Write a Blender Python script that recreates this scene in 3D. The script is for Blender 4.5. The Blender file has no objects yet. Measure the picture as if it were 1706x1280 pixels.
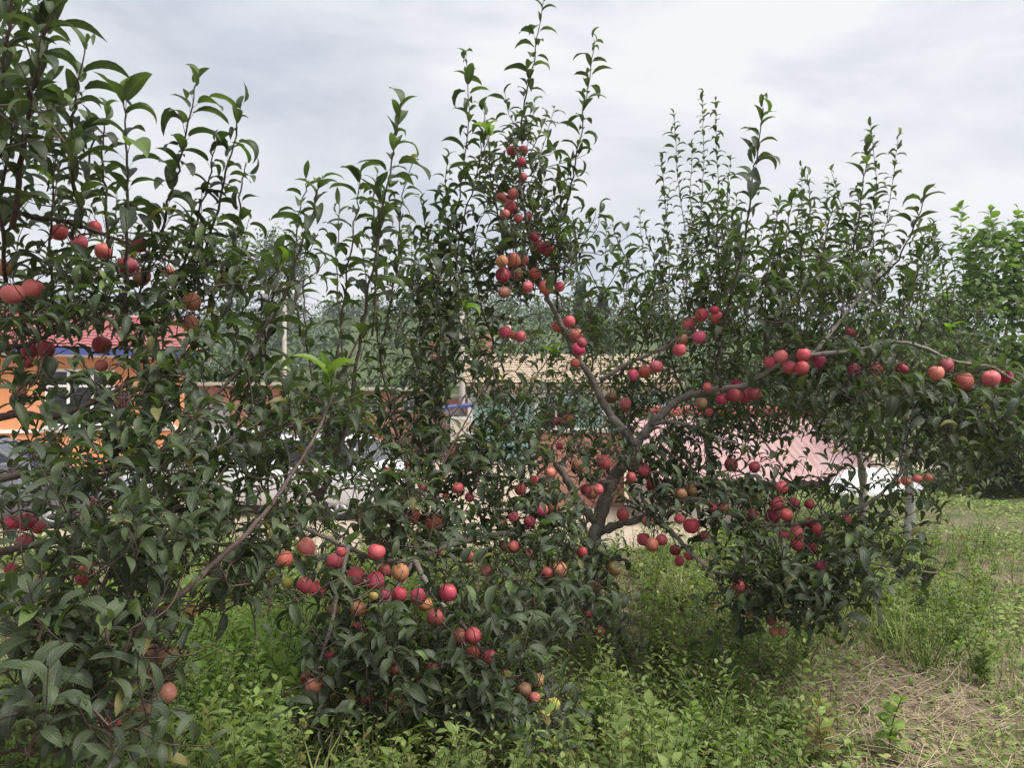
import bpy, math, random
import numpy as np
from mathutils import Vector, Matrix

rng = np.random.default_rng(7)
random.seed(7)
R = math.radians
scene = bpy.context.scene
col = scene.collection

# ------------------------------------------------------------------ camera
F, CX, CY, CAMZ = 1289.0, 853.0, 640.0, 1.5      # focal length in photo pixels, eye height
PITCH = math.atan(25 / F)
cam = bpy.data.objects.new('camera', bpy.data.cameras.new('camera'))
col.objects.link(cam)
cam.location = (0, 0, CAMZ)
cam.rotation_euler = (math.pi / 2 + PITCH, 0, 0)
cam.data.sensor_width = 36
cam.data.lens = 36 * F / 1706
cam.data.clip_start = 0.05
cam.data.clip_end = 3000
scene.camera = cam

# ------------------------------------------------------------------ world: overcast sky
SUN_EL, SUN_AZ = R(58), R(118)            # azimuth clockwise from +Y
w = bpy.data.worlds.new('World'); scene.world = w; w.use_nodes = True
nt = w.node_tree; nt.nodes.clear()
def wn(t, **k):
    n = nt.nodes.new(t)
    for a, b in k.items(): setattr(n, a, b)
    return n
out = wn('ShaderNodeOutputWorld'); mixs = wn('ShaderNodeMixShader')
bg1 = wn('ShaderNodeBackground'); bg2 = wn('ShaderNodeBackground')
sky = wn('ShaderNodeTexSky', sky_type='NISHITA', sun_disc=False, sun_elevation=SUN_EL, sun_rotation=SUN_AZ)
bg1.inputs[1].default_value = 0.05
nt.links.new(sky.outputs[0], bg1.inputs[0])
tc = wn('ShaderNodeTexCoord'); mp = wn('ShaderNodeMapping')
mp.inputs['Scale'].default_value = (1.0, 1.0, 2.6)
mp.inputs['Location'].default_value = (0.35, 0.1, 0.2)
nt.links.new(tc.outputs['Generated'], mp.inputs[0])
n1 = wn('ShaderNodeTexNoise'); n1.inputs['Scale'].default_value = 2.5; n1.inputs['Detail'].default_value = 6; n1.inputs['Roughness'].default_value = 0.58
n1.inputs['Distortion'].default_value = 0.35
nt.links.new(mp.outputs[0], n1.inputs['Vector'])
rp = wn('ShaderNodeValToRGB')
rp.color_ramp.elements[0].position = 0.38; rp.color_ramp.elements[0].color = (0.150, 0.159, 0.178, 1)
rp.color_ramp.elements[1].position = 0.62; rp.color_ramp.elements[1].color = (0.224, 0.227, 0.234, 1)
e = rp.color_ramp.elements.new(0.5); e.color = (0.190, 0.196, 0.209, 1)
nt.links.new(n1.outputs['Fac'], rp.inputs[0])
nt.links.new(rp.outputs[0], bg2.inputs[0]); bg2.inputs[1].default_value = 1.0
n2 = wn('ShaderNodeTexNoise'); n2.inputs['Scale'].default_value = 2.4; n2.inputs['Detail'].default_value = 3
nt.links.new(mp.outputs[0], n2.inputs['Vector'])
mr = wn('ShaderNodeMapRange'); mr.inputs['From Min'].default_value = 0.3; mr.inputs['From Max'].default_value = 0.5
mr.inputs['To Min'].default_value = 0.80; mr.inputs['To Max'].default_value = 1.0
nt.links.new(n2.outputs['Fac'], mr.inputs[0])
nt.links.new(mr.outputs[0], mixs.inputs[0]); nt.links.new(bg1.outputs[0], mixs.inputs[1]); nt.links.new(bg2.outputs[0], mixs.inputs[2])
nt.links.new(mixs.outputs[0], out.inputs[0])

sun = bpy.data.objects.new('sun', bpy.data.lights.new('sun', 'SUN'))
col.objects.link(sun)
sun.data.energy = 1.5; sun.data.angle = R(40); sun.data.color = (1, 0.96, 0.9)
sd = Vector((math.sin(SUN_AZ) * math.cos(SUN_EL), math.cos(SUN_AZ) * math.cos(SUN_EL), math.sin(SUN_EL)))
sun.rotation_euler = sd.to_track_quat('Z', 'Y').to_euler()
scene.view_settings.view_transform = 'Standard'
scene.view_settings.look = 'None'
scene.view_settings.exposure = 2.05
scene.view_settings.gamma = 1

# ------------------------------------------------------------------ helpers
def P(px, py, d):
    u, v = (px - CX) / F, (CY - py) / F
    c, s = math.cos(PITCH), math.sin(PITCH)
    t = d / (c - v * s)
    return np.array([u * t, d, CAMZ + (s + v * c) * t])

def proj(p):
    p = np.asarray(p, float)
    x, y, z = p[..., 0], p[..., 1], p[..., 2] - CAMZ
    c, s = math.cos(PITCH), math.sin(PITCH)
    f = y * c + z * s; up = -y * s + z * c
    f = np.maximum(f, 0.05)
    return CX + F * x / f, CY - F * up / f, f

def norm(a): return a / np.maximum(np.linalg.norm(a, axis=-1, keepdims=True), 1e-9)

def mesh_np(name, V, tris=None, quads=None, attrs=None, smooth=True, mat=None):
    V = np.asarray(V, np.float32).reshape(-1, 3)
    tris = np.zeros((0, 3), np.int32) if tris is None else np.asarray(tris, np.int32).reshape(-1, 3)
    quads = np.zeros((0, 4), np.int32) if quads is None else np.asarray(quads, np.int32).reshape(-1, 4)
    me = bpy.data.meshes.new(name)
    me.vertices.add(len(V)); me.vertices.foreach_set('co', V.ravel())
    nl = tris.size + quads.size
    me.loops.add(nl)
    me.loops.foreach_set('vertex_index', np.concatenate([tris.ravel(), quads.ravel()]).astype(np.int32))
    npoly = len(tris) + len(quads)
    me.polygons.add(npoly)
    starts = np.concatenate([np.arange(len(tris)) * 3, tris.size + np.arange(len(quads)) * 4]).astype(np.int32)
    me.polygons.foreach_set('loop_start', starts)
    me.polygons.foreach_set('use_smooth', np.full(npoly, smooth, bool))
    for k, a in (attrs or {}).items():
        a = np.asarray(a, np.float32)
        if a.ndim == 1:
            at = me.attributes.new(k, 'FLOAT', 'POINT'); at.data.foreach_set('value', a)
        else:
            at = me.attributes.new(k, 'FLOAT_VECTOR', 'POINT'); at.data.foreach_set('vector', a.ravel())
    me.update(); me.validate()
    if mat: me.materials.append(mat)
    return me

def link(name, me, parent=None, loc=None):
    o = bpy.data.objects.new(name, me); col.objects.link(o)
    if parent: o.parent = parent
    if loc is not None: o.location = loc
    return o

def tag(o, label=None, cat=None, group=None, kind=None):
    if label: o['label'] = label
    if cat: o['category'] = cat
    if group: o['group'] = group
    if kind: o['kind'] = kind
    return o

def empty(name, loc, rz=0):
    o = bpy.data.objects.new(name, None); col.objects.link(o)
    o.location = loc; o.rotation_euler.z = rz; o.empty_display_size = 0.1
    return o

class MB:
    """collects boxes, tubes, grids; builds ONE mesh"""
    def __init__(s): s.v = []; s.t = []; s.q = []; s.n = 0
    def add(s, V, tris=None, quads=None):
        V = np.asarray(V, float).reshape(-1, 3)
        if tris is not None and len(tris): s.t.append(np.asarray(tris).reshape(-1, 3) + s.n)
        if quads is not None and len(quads): s.q.append(np.asarray(quads).reshape(-1, 4) + s.n)
        s.v.append(V); s.n += len(V)
        return s
    def box(s, x0, x1, y0, y1, z0, z1):
        V = [(x, y, z) for z in (z0, z1) for y in (y0, y1) for x in (x0, x1)]
        return s.add(V, quads=[(0, 2, 3, 1), (4, 5, 7, 6), (0, 1, 5, 4), (2, 6, 7, 3), (0, 4, 6, 2), (1, 3, 7, 5)])
    def hexa(s, V):
        return s.add(V, quads=[(0, 2, 3, 1), (4, 5, 7, 6), (0, 1, 5, 4), (2, 6, 7, 3), (0, 4, 6, 2), (1, 3, 7, 5)])
    def tube(s, pts, rad, sides=6, cap=True, wob=0):
        pts = np.asarray(pts, float); n = len(pts)
        rad = np.broadcast_to(np.asarray(rad, float), (n,)) if np.ndim(rad) < 1 or len(np.atleast_1d(rad)) != n else np.asarray(rad, float)
        T = norm(np.gradient(pts, axis=0))
        ref = np.array([0.31, 0.95, 0.12]) if abs(T[0][1]) < 0.8 else np.array([0.95, 0.1, 0.3])
        U = norm(np.cross(T, ref)); W = np.cross(T, U)
        a = np.arange(sides) * 2 * math.pi / sides
        rr = rad[:, None] * (1 + (wob * rng.normal(size=(n, sides)) if wob else np.zeros((n, sides))))
        V = pts[:, None, :] + rr[..., None] * (np.cos(a)[None, :, None] * U[:, None, :] + np.sin(a)[None, :, None] * W[:, None, :])
        i = np.arange(n - 1)[:, None] * sides; j = np.arange(sides)[None, :]; k = (j + 1) % sides
        q = np.stack([i + j, i + k, i + sides + k, i + sides + j], -1).reshape(-1, 4)
        V = V.reshape(-1, 3); t = []
        if cap:
            V = np.vstack([V, pts[-1] + T[-1] * rad[-1] * 0.6, pts[0]])
            b = (n - 1) * sides
            t = [(b + x, b + (x + 1) % sides, n * sides) for x in range(sides)] + [((x + 1) % sides, x, n * sides + 1) for x in range(sides)]
        return s.add(V, tris=t, quads=q)
    def build(s, name, mat, parent=None, origin=(0, 0, 0), smooth=False, loc=None):
        V = np.vstack(s.v) - np.asarray(origin, float)
        t = np.vstack(s.t) if s.t else None; q = np.vstack(s.q) if s.q else None
        return link(name, mesh_np(name, V, t, q, smooth=smooth, mat=mat), parent, loc)

def catmull(pts, per=6):
    pts = np.asarray(pts, float)
    if len(pts) < 3: 
        return np.array([pts[0] + (pts[-1] - pts[0]) * t for t in np.linspace(0, 1, per + 1)])
    A = np.vstack([2 * pts[0] - pts[1], pts, 2 * pts[-1] - pts[-2]])
    o = []
    for i in range(1, len(A) - 2):
        p0, p1, p2, p3 = A[i - 1], A[i], A[i + 1], A[i + 2]
        for t in np.linspace(0, 1, per, endpoint=False):
            o.append(0.5 * ((2 * p1) + (-p0 + p2) * t + (2 * p0 - 5 * p1 + 4 * p2 - p3) * t * t + (-p0 + 3 * p1 - 3 * p2 + p3) * t ** 3))
    o.append(A[-2])
    return np.array(o)

# ------------------------------------------------------------------ materials
MATS = {}
class NM:
    def __init__(s, name):
        s.m = bpy.data.materials.new(name); s.m.use_nodes = True
        s.nt = s.m.node_tree; s.b = s.nt.nodes['Principled BSDF']; s.out = s.nt.nodes['Material Output']
        MATS[name] = s.m
    def n(s, t, ins=None, **k):
        x = s.nt.nodes.new(t)
        for a, b in k.items(): setattr(x, a, b)
        for a, b in (ins or {}).items():
            if isinstance(b, bpy.types.NodeSocket): s.nt.links.new(b, x.inputs[a])
            else: x.inputs[a].default_value = b
        return x
    def l(s, a, b): s.nt.links.new(a, b)
    def noise(s, scale, detail=4, rough=0.55, vec=None, coord='Object'):
        if vec is None: vec = s.coord(coord)
        return s.n('ShaderNodeTexNoise', {'Vector': vec, 'Scale': scale, 'Detail': detail, 'Roughness': rough}).outputs['Fac']
    def coord(s, c='Object'):
        if not hasattr(s, '_tc'): s._tc = s.n('ShaderNodeTexCoord')
        return s._tc.outputs[c]
    def ramp(s, fac, stops):
        r = s.n('ShaderNodeValToRGB', {'Fac': fac}); cr = r.color_ramp
        while len(cr.elements) < len(stops): cr.elements.new(0.5)
        for el, (p, c) in zip(cr.elements, stops): el.position = p; el.color = (*c, 1)
        return r.outputs[0]
    def mix(s, f, a, b, mode='MIX'):
        x = s.n('ShaderNodeMix', data_type='RGBA', blend_type=mode)
        for sock, v in ((x.inputs[0], f), (x.inputs[6], a), (x.inputs[7], b)):
            if isinstance(v, bpy.types.NodeSocket): s.l(v, sock)
            else: sock.default_value = v if not isinstance(v, tuple) else (*v, 1) if len(v) == 3 else v
        return x.outputs[2]
    def math(s, op, a, b=0.0, clamp=False):
        x = s.n('ShaderNodeMath', operation=op, use_clamp=clamp)
        for i, v in enumerate((a, b)):
            if isinstance(v, bpy.types.NodeSocket): s.l(v, x.inputs[i])
            else: x.inputs[i].default_value = v
        return x.outputs[0]
    def attr(s, name): return s.n('ShaderNodeAttribute', attribute_name=name)
    def bump(s, h, strength=0.3, dist=0.01):
        b = s.n('ShaderNodeBump', {'Height': h, 'Strength': strength, 'Distance': dist}); s.l(b.outputs[0], s.b.inputs['Normal'])
    def base(s, c):
        if isinstance(c, tuple): s.b.inputs['Base Color'].default_value = (*c, 1)
        else: s.l(c, s.b.inputs['Base Color'])
    def rough(s, r, spec=0.5):
        s.b.inputs['Roughness'].default_value = r; s.b.inputs['Specular IOR Level'].default_value = spec

def mat_plain(name, c, var=0.15, scale=3.0, rough=0.7, bump=0.0, bscale=40):
    m = NM(name); f = m.noise(scale, 5, 0.6)
    m.base(m.ramp(f, [(0.25, tuple(x * (1 - var) for x in c)), (0.75, tuple(min(1, x * (1 + var)) for x in c))]))
    m.rough(rough)
    if bump: m.bump(m.noise(bscale, 4), bump, 0.01)
    return m.m

def mat_leaf(name, dark, mid, young, spec=0.38, rough=0.54, trans=0.30):
    m = NM(name)
    oi = m.n('ShaderNodeObjectInfo'); sep = m.n('ShaderNodeSeparateColor', {'Color': oi.outputs['Color']})
    t = m.math('ADD', m.attr('tint').outputs['Fac'], sep.outputs[1])
    y = m.math('ADD', m.attr('young').outputs['Fac'], sep.outputs[0])
    c = m.ramp(t, [(0.0, dark), (0.8, mid), (0.93, tuple(0.6 * a + 0.4 * b for a, b in zip(mid, young))), (1.0, (0.16, 0.12, 0.045))])
    c = m.mix(m.math('MULTIPLY', y, 1.0, True), c, young)
    luv = m.n('ShaderNodeSeparateXYZ', {'Vector': m.attr('luv').outputs['Vector']})
    av = m.math('ABSOLUTE', luv.outputs[1])
    # midrib and side veins are paler; blotches of duller green
    rib = m.math('LESS_THAN', av, 0.045)
    ph = m.math('SINE', m.math('MULTIPLY', m.math('SUBTRACT', luv.outputs[0], m.math('MULTIPLY', av, 0.35)), 48.0))
    vein = m.math('MULTIPLY', m.math('GREATER_THAN', ph, 0.93), 0.16)
    pale = m.mix(0.45, c, (0.30, 0.36, 0.16))
    c2 = m.mix(m.math('MAXIMUM', m.math('MULTIPLY', rib, 0.55), vein), c, pale)
    bl = m.noise(38, 3, 0.6, coord='Object')
    c3 = m.mix(m.math('MULTIPLY', m.math('SUBTRACT', bl, 0.45, True), 1.6, True), c2, m.mix(0.35, c2, (0.10, 0.13, 0.085)))
    vs = m.n('ShaderNodeTexVoronoi', {'Vector': m.attr('luv').outputs['Vector'], 'Scale': 3.2})
    sp = m.math('MULTIPLY', m.math('LESS_THAN', m.math('ADD', vs.outputs['Distance'], m.math('MULTIPLY', m.noise(60, 2), 0.12)), 0.2), m.math('GREATER_THAN', m.math('FRACT', m.math('MULTIPLY', t, 23.7)), 0.74))
    c3 = m.mix(m.math('MULTIPLY', sp, 0.75), c3, (0.13, 0.085, 0.035))
    m.base(c3); m.rough(rough, spec)
    m.bump(m.math('ADD', m.math('MULTIPLY', ph, 0.35), m.noise(30, 3)), 0.35, 0.0015)
    tr = m.n('ShaderNodeBsdfTranslucent', {'Color': m.mix(1.0, c3, (1.6, 1.9, 0.7), 'MULTIPLY')})
    mx = m.n('ShaderNodeMixShader', {0: trans, 1: m.b.outputs[0], 2: tr.outputs[0]})
    m.l(mx.outputs[0], m.out.inputs[0])
    return m.m

M_LEAF = mat_leaf('apple_leaf', (0.031, 0.042, 0.029), (0.072, 0.098, 0.045), (0.20, 0.31, 0.055))
M_LEAF2 = mat_leaf('broad_leaf', (0.04, 0.075, 0.028), (0.095, 0.16, 0.05), (0.24, 0.34, 0.07), trans=0.35)
M_WEED = mat_leaf('weed_leaf', (0.10, 0.14, 0.042), (0.24, 0.30, 0.09), (0.29, 0.42, 0.10), rough=0.6, spec=0.3, trans=0.35)

def mat_bark(name, a, b, cc, bs=0.5):
    m = NM(name); f = m.noise(14, 6, 0.65)
    mp = m.n('ShaderNodeMapping', {'Vector': m.coord('Object'), 'Scale': (60, 60, 18)})
    g = m.noise(1.0, 4, 0.6, vec=mp.outputs[0])
    c = m.ramp(f, [(0.3, a), (0.5, b), (0.72, cc)])
    c = m.mix(m.math('MULTIPLY', m.math('GREATER_THAN', m.noise(55, 2), 0.63), 0.5), c, tuple(0.45 * x for x in a))
    m.base(c); m.rough(0.8, 0.3)
    m.bump(m.math('ADD', f, g), bs, 0.006)
    return m.m
M_BARK = mat_bark('bark', (0.105, 0.086, 0.07), (0.22, 0.19, 0.16), (0.34, 0.315, 0.28), 0.9)
M_LIMEBARK = mat_bark('pale_bark', (0.26, 0.25, 0.22), (0.44, 0.43, 0.39), (0.55, 0.53, 0.49))
M_TWIG = mat_bark('twig_bark', (0.045, 0.032, 0.026), (0.085, 0.06, 0.048), (0.14, 0.105, 0.085), 0.2)
M_SHOOT = mat_bark('shoot_bark', (0.045, 0.029, 0.025), (0.075, 0.05, 0.042), (0.12, 0.10, 0.085), 0.35)

def mat_apple():
    m = NM('apple_skin')
    oi = m.n('ShaderNodeObjectInfo')
    vec = m.n('ShaderNodeVectorMath', {0: m.coord('Object')}, operation='ADD')
    off = m.n('ShaderNodeCombineXYZ', {'X': m.math('MULTIPLY', oi.outputs['Random'], 37.0), 'Y': oi.outputs['Random'], 'Z': m.math('MULTIPLY', oi.outputs['Random'], 11.0)})
    m.l(off.outputs[0], vec.inputs[1])
    mp = m.n('ShaderNodeMapping', {'Vector': vec.outputs[0], 'Scale': (9, 9, 1.3)})
    streak = m.noise(1.0, 4, 0.6, vec=mp.outputs[0])
    blot = m.noise(1.1, 3, 0.5, vec=vec.outputs[0])
    c = oi.outputs['Color']
    pale = m.mix(0.45, c, (0.62, 0.34, 0.20))
    deep = m.mix(1.0, c, (0.62, 0.48, 0.58), 'MULTIPLY')
    c = m.mix(m.math('MULTIPLY', m.math('SUBTRACT', streak, 0.48, True), 3.0, True), c, deep)
    c = m.mix(m.math('MULTIPLY', m.math('SUBTRACT', blot, 0.56, True), 2.2, True), c, pale)
    z = m.n('ShaderNodeSeparateXYZ', {'Vector': m.coord('Object')}).outputs[2]
    xy = m.n('ShaderNodeVectorMath', {0: m.coord('Object'), 1: (1, 1, 0)}, operation='MULTIPLY')
    rad = m.n('ShaderNodeVectorMath', {0: xy.outputs[0]}, operation='LENGTH').outputs['Value']
    ring = m.math('MULTIPLY', m.math('SUBTRACT', 0.42, rad, True), 1.9, True)
    c = m.mix(ring, c, m.mix(0.6, c, (0.42, 0.36, 0.10)))
    vo = m.n('ShaderNodeTexVoronoi', {'Vector': m.coord('Object'), 'Scale': 9.0})
    c = m.mix(m.math('MULTIPLY', m.math('LESS_THAN', vo.outputs['Distance'], 0.09), 0.5), c, (0.75, 0.52, 0.38))
    ox = m.n('ShaderNodeSeparateXYZ', {'Vector': m.coord('Object')}).outputs[0]
    side = m.math('MULTIPLY', m.math('ADD', m.math('MULTIPLY', ox, 0.5), m.math('MULTIPLY', m.math('SUBTRACT', streak, 0.5), 0.9)), 1.0, True)
    c = m.mix(m.math('MULTIPLY', side, 0.8, True), c, m.mix(0.35, c, (0.58, 0.30, 0.20)))
    m.base(c); m.rough(0.52, 0.38)
    return m.m
M_APPLE = mat_apple()
M_STEM = mat_plain('stem_brown', (0.09, 0.055, 0.03), rough=0.8)

def mat_ground():
    m = NM('ground_soil'); f = m.noise(0.55, 6, 0.6); g = m.noise(9, 6, 0.7); h = m.noise(2.2, 5, 0.6)
    soil = m.ramp(g, [(0.25, (0.12, 0.088, 0.064)), (0.55, (0.21, 0.16, 0.12)), (0.8, (0.31, 0.25, 0.19))])
    green = m.ramp(g, [(0.3, (0.055, 0.075, 0.032)), (0.7, (0.11, 0.14, 0.055))])
    yv = m.n('ShaderNodeSeparateXYZ', {'Vector': m.coord('Object')}).outputs[1]
    far = m.math('MULTIPLY', m.math('SUBTRACT', yv, 6.0), 0.12, True)
    m.base(m.mix(m.math('ADD', m.math('MULTIPLY', m.math('SUBTRACT', h, 0.5, True), 6.0, True), far, True), soil, green)); m.rough(0.95, 0.1)
    m.bump(m.math('ADD', g, f), 0.8, 0.03)
    return m.m
M_GROUND = mat_ground()
M_DIRT = mat_plain('yard_dirt', (0.36, 0.29, 0.22), 0.25, 1.2, 0.95, 0.5, 25)

def mat_grass():
    m = NM('grass_blade')
    c = m.ramp(m.attr('tint').outputs['Fac'], [(0.0, (0.10, 0.14, 0.035)), (0.45, (0.19, 0.275, 0.065)), (0.7, (0.31, 0.38, 0.12)), (0.82, (0.33, 0.27, 0.14)), (1.0, (0.42, 0.34, 0.21))])
    m.base(c); m.rough(0.65, 0.3)
    tr = m.n('ShaderNodeBsdfTranslucent', {'Color': c})
    mx = m.n('ShaderNodeMixShader', {0: 0.3, 1: m.b.outputs[0], 2: tr.outputs[0]}); m.l(mx.outputs[0], m.out.inputs[0])
    return m.m
M_GRASS = mat_grass()
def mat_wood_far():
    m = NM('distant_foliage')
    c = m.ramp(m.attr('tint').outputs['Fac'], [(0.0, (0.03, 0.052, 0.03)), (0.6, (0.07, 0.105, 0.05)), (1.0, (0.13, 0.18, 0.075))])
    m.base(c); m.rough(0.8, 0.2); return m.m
M_FARLEAF = mat_wood_far()

# ------------------------------------------------------------------ terrain
def sstep(a, b, x):
    t = np.clip((x - a) / (b - a), 0, 1); return t * t * (3 - 2 * t)
YARD = -0.62
def ground_z(x, y):
    x = np.asarray(x, float); y = np.asarray(y, float)
    near = 0.03 * np.sin(1.3 * x + 0.5) * np.cos(1.1 * y) + 0.02 * np.sin(3.1 * x - y) + 0.015 * np.sin(2.3 * y + 4 * x)
    edge = 7.5 + 8.5 * sstep(2.2, 5.5, x)
    drop = sstep(edge, edge + 2.2, y)
    z = near * (1 - drop) + (YARD - 0.06) * drop
    hx = 1 - 0.42 * sstep(-5, 60, x)
    hill = hx * (17.5 * sstep(42, 150, y) + 16 * sstep(150, 600, y)) + sstep(45, 90, y) * (1.2 * np.sin(x * 0.05 + 1) + 0.8 * np.sin(x * 0.11 + y * 0.03))
    return z + hill
xs = np.unique(np.concatenate([np.linspace(-300, -40, 26), np.linspace(-40, -8, 30), np.linspace(-8, 12, 110), np.linspace(12, 50, 30), np.linspace(50, 300, 26)]))
ys = np.unique(np.concatenate([np.linspace(-25, 0, 12), np.linspace(0, 18, 110), np.linspace(18, 60, 30), np.linspace(60, 260, 40), np.linspace(260, 310, 8)]))
X, Y = np.meshgrid(xs, ys)
Z = ground_z(X, Y)
nx, ny = len(xs), len(ys)
ii = (np.arange(ny - 1)[:, None] * nx + np.arange(nx - 1)[None, :]).ravel()
gq = np.stack([ii, ii + 1, ii + nx + 1, ii + nx], -1)
tag(link('ground', mesh_np('ground', np.stack([X, Y, Z], -1), quads=gq, mat=M_GROUND)), kind='structure')
# trodden dirt yard between orchard and village
yx = np.linspace(-26, 14, 60); yy = np.linspace(8.2, 40, 50)
XX, YY = np.meshgrid(yx, yy)
wob = 0.25 * np.sin(XX * 1.7) + 0.2 * np.sin(XX * 0.6 + 1)
YY2 = YY + np.where(YY < 9.2, wob + 2.4 + 8.5 * sstep(2.0, 5.6, XX), np.where(YY < 22, (2.4 + 8.5 * sstep(2.0, 5.6, XX)) * (22 - YY) / 12.8, 0))
ZZ = np.full_like(XX, YARD) + 0.012 * np.sin(XX * 2.1) * np.sin(YY2 * 1.7)
ii = (np.arange(49)[:, None] * 60 + np.arange(59)[None, :]).ravel()
tag(link('yard', mesh_np('yard', np.stack([XX, YY2, ZZ], -1), quads=np.stack([ii, ii + 1, ii + 61, ii + 60], -1), mat=M_DIRT)), kind='structure')

# ------------------------------------------------------------------ leaf templates
def leaf_template(st=7, arch=(35, -45), fold=28, width=0.27, wav=0.02, pet=0.26, tw=0.0, seed=0):
    r = np.random.default_rng(seed)
    ts = np.linspace(0, 1, st)
    # petiole rises, then blade arches over and the margin undulates
    p = np.zeros(3); V = []; uv = []; T = []
    pa = R(arch[0] + 20)
    base = np.array([math.cos(pa), 0, math.sin(pa)]) * pet
    tri = []
    if pet > 0:
        rr = 0.011
        for k in range(3):
            a = k * 2.1; V.append((0, rr * math.cos(a), rr * math.sin(a))); uv.append((-0.1, 0, 0))
        for k in range(3):
            a = k * 2.1; V.append(base + np.array([0, rr * 0.8 * math.cos(a), rr * 0.8 * math.sin(a)])); uv.append((0, 0, 0))
        for k in range(3):
            j = (k + 1) % 3; tri += [(k, j, 3 + j), (k, 3 + j, 3 + k)]
    pos = base.copy(); b0 = len(V); rows = []
    prev = 0
    for i, t in enumerate(ts):
        th = R(arch[0] + (arch[1] - arch[0]) * t ** 1.15)
        if i:
            dl = ts[i] - ts[i - 1]
            pos = pos + np.array([math.cos(th), 0, math.sin(th)]) * dl
        nrm = np.array([-math.sin(th), 0, math.cos(th)])
        wdt = width * (math.sin(math.pi * min(1, (t * 0.97 + 0.03)) ** 0.82) ** 0.8) * (1 - 0.25 * t ** 3) if t < 1 else 0
        if i == st - 1:
            V.append(pos); uv.append((1, 0, 0)); rows.append((len(V) - 1,))
        else:
            fl = R(fold) * (1 - 0.45 * t)
            wl = wav * math.sin(7.5 * t + 1.3 * seed) ; wr = wav * math.sin(8.5 * t + 2 + seed)
            twi = tw * t
            for sgn, wv in ((-1, wl), (0, 0), (1, wr)):
                f2 = fl + sgn * twi
                V.append(pos + np.array([0, sgn * wdt * math.cos(f2), 0]) + nrm * (abs(sgn) * (wdt * math.sin(f2) + wv)))
                uv.append((t, sgn, 0))
            rows.append((len(V) - 3, len(V) - 2, len(V) - 1))
    for i in range(len(rows) - 1):
        a, b = rows[i], rows[i + 1]
        if len(b) == 3:
            tri += [(a[0], a[1], b[1]), (a[0], b[1], b[0]), (a[1], a[2], b[2]), (a[1], b[2], b[1])]
        else:
            tri += [(a[0], a[1], b[0]), (a[1], a[2], b[0])]
    return np.array(V, float), np.array(tri), np.array(uv, float)

LT_FINE = [leaf_template(9, (26 + 7 * k % 15, -58 + 9 * (k * 3 % 5)), 22 + 8 * (k % 4), 0.195 + 0.022 * (k % 3), 0.018 + 0.006 * (k % 3), 0.26, 0.25 * (k % 3 - 1), k) for k in range(8)]
LT_MID = [leaf_template(6, (26 + 7 * k % 15, -58 + 9 * (k * 3 % 5)), 22 + 8 * (k % 4), 0.195 + 0.022 * (k % 3), 0.02, 0.26, 0.25 * (k % 3 - 1), k) for k in range(8)]
LT_FINE += [leaf_template(9, (25, -115), 62, .2, .03, .26, .3, 21), leaf_template(9, (40, 5), 48, .19, .04, .26, -.3, 22)]
LT_MID += [leaf_template(6, (25, -115), 62, .2, .03, .26, .3, 21), leaf_template(6, (40, 5), 48, .19, .04, .26, -.3, 22)]
LT_FAR = [leaf_template(4, (28, -56 + 12 * k), 30, 0.225, 0.0, 0.0, 0.2 * (k - 1), k) for k in range(3)]
LT_ROUND = [leaf_template(6, (25, -35 + 8 * k), 14, 0.42, 0.03, 0.4, 0.2 * (k - 1), k) for k in range(3)]
LT_TINY = [leaf_template(4, (25, -30 + 15 * k), 18, 0.21 + 0.05 * k, 0.0, 0.0, 0.3 * (k - 1), k) for k in range(3)]

def batch_leaves(templates, pos, Xa, Za, scale, tint, young):
    """join many leaves into vertex/triangle/attribute arrays"""
    Vs, Ts, U, ti, yo = [], [], [], [], []; n = 0
    pos = np.asarray(pos, float)
    Xa = norm(np.asarray(Xa, float)); Za = np.asarray(Za, float)
    Za = norm(Za - (Za * Xa).sum(1, keepdims=True) * Xa); Ya = np.cross(Za, Xa)
    which = rng.integers(0, len(templates), len(pos))
    for k, (v, t, uv) in enumerate(templates):
        s = np.where(which == k)[0]
        if not len(s): continue
        A = np.stack([Xa[s], Ya[s], Za[s]], 1) * scale[s][:, None, None]
        W = np.einsum('vk,nkj->nvj', v, A) + pos[s][:, None, :]
        Vs.append(W.reshape(-1, 3))
        Ts.append((t[None] + (np.arange(len(s)) * len(v))[:, None, None]).reshape(-1, 3) + n)
        U.append(np.tile(uv, (len(s), 1))); ti.append(np.repeat(tint[s], len(v))); yo.append(np.repeat(young[s], len(v)))
        n += len(s) * len(v)
    return np.vstack(Vs), np.vstack(Ts), np.vstack(U), np.concatenate(ti), np.concatenate(yo)

LEAF_MESH = {}
def leaf_meshes(key, templates, mat):
    if key not in LEAF_MESH:
        LEAF_MESH[key] = [mesh_np('leaf', v, t, attrs={'luv': uv}, mat=mat) for v, t, uv in templates]
    return LEAF_MESH[key]

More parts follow.
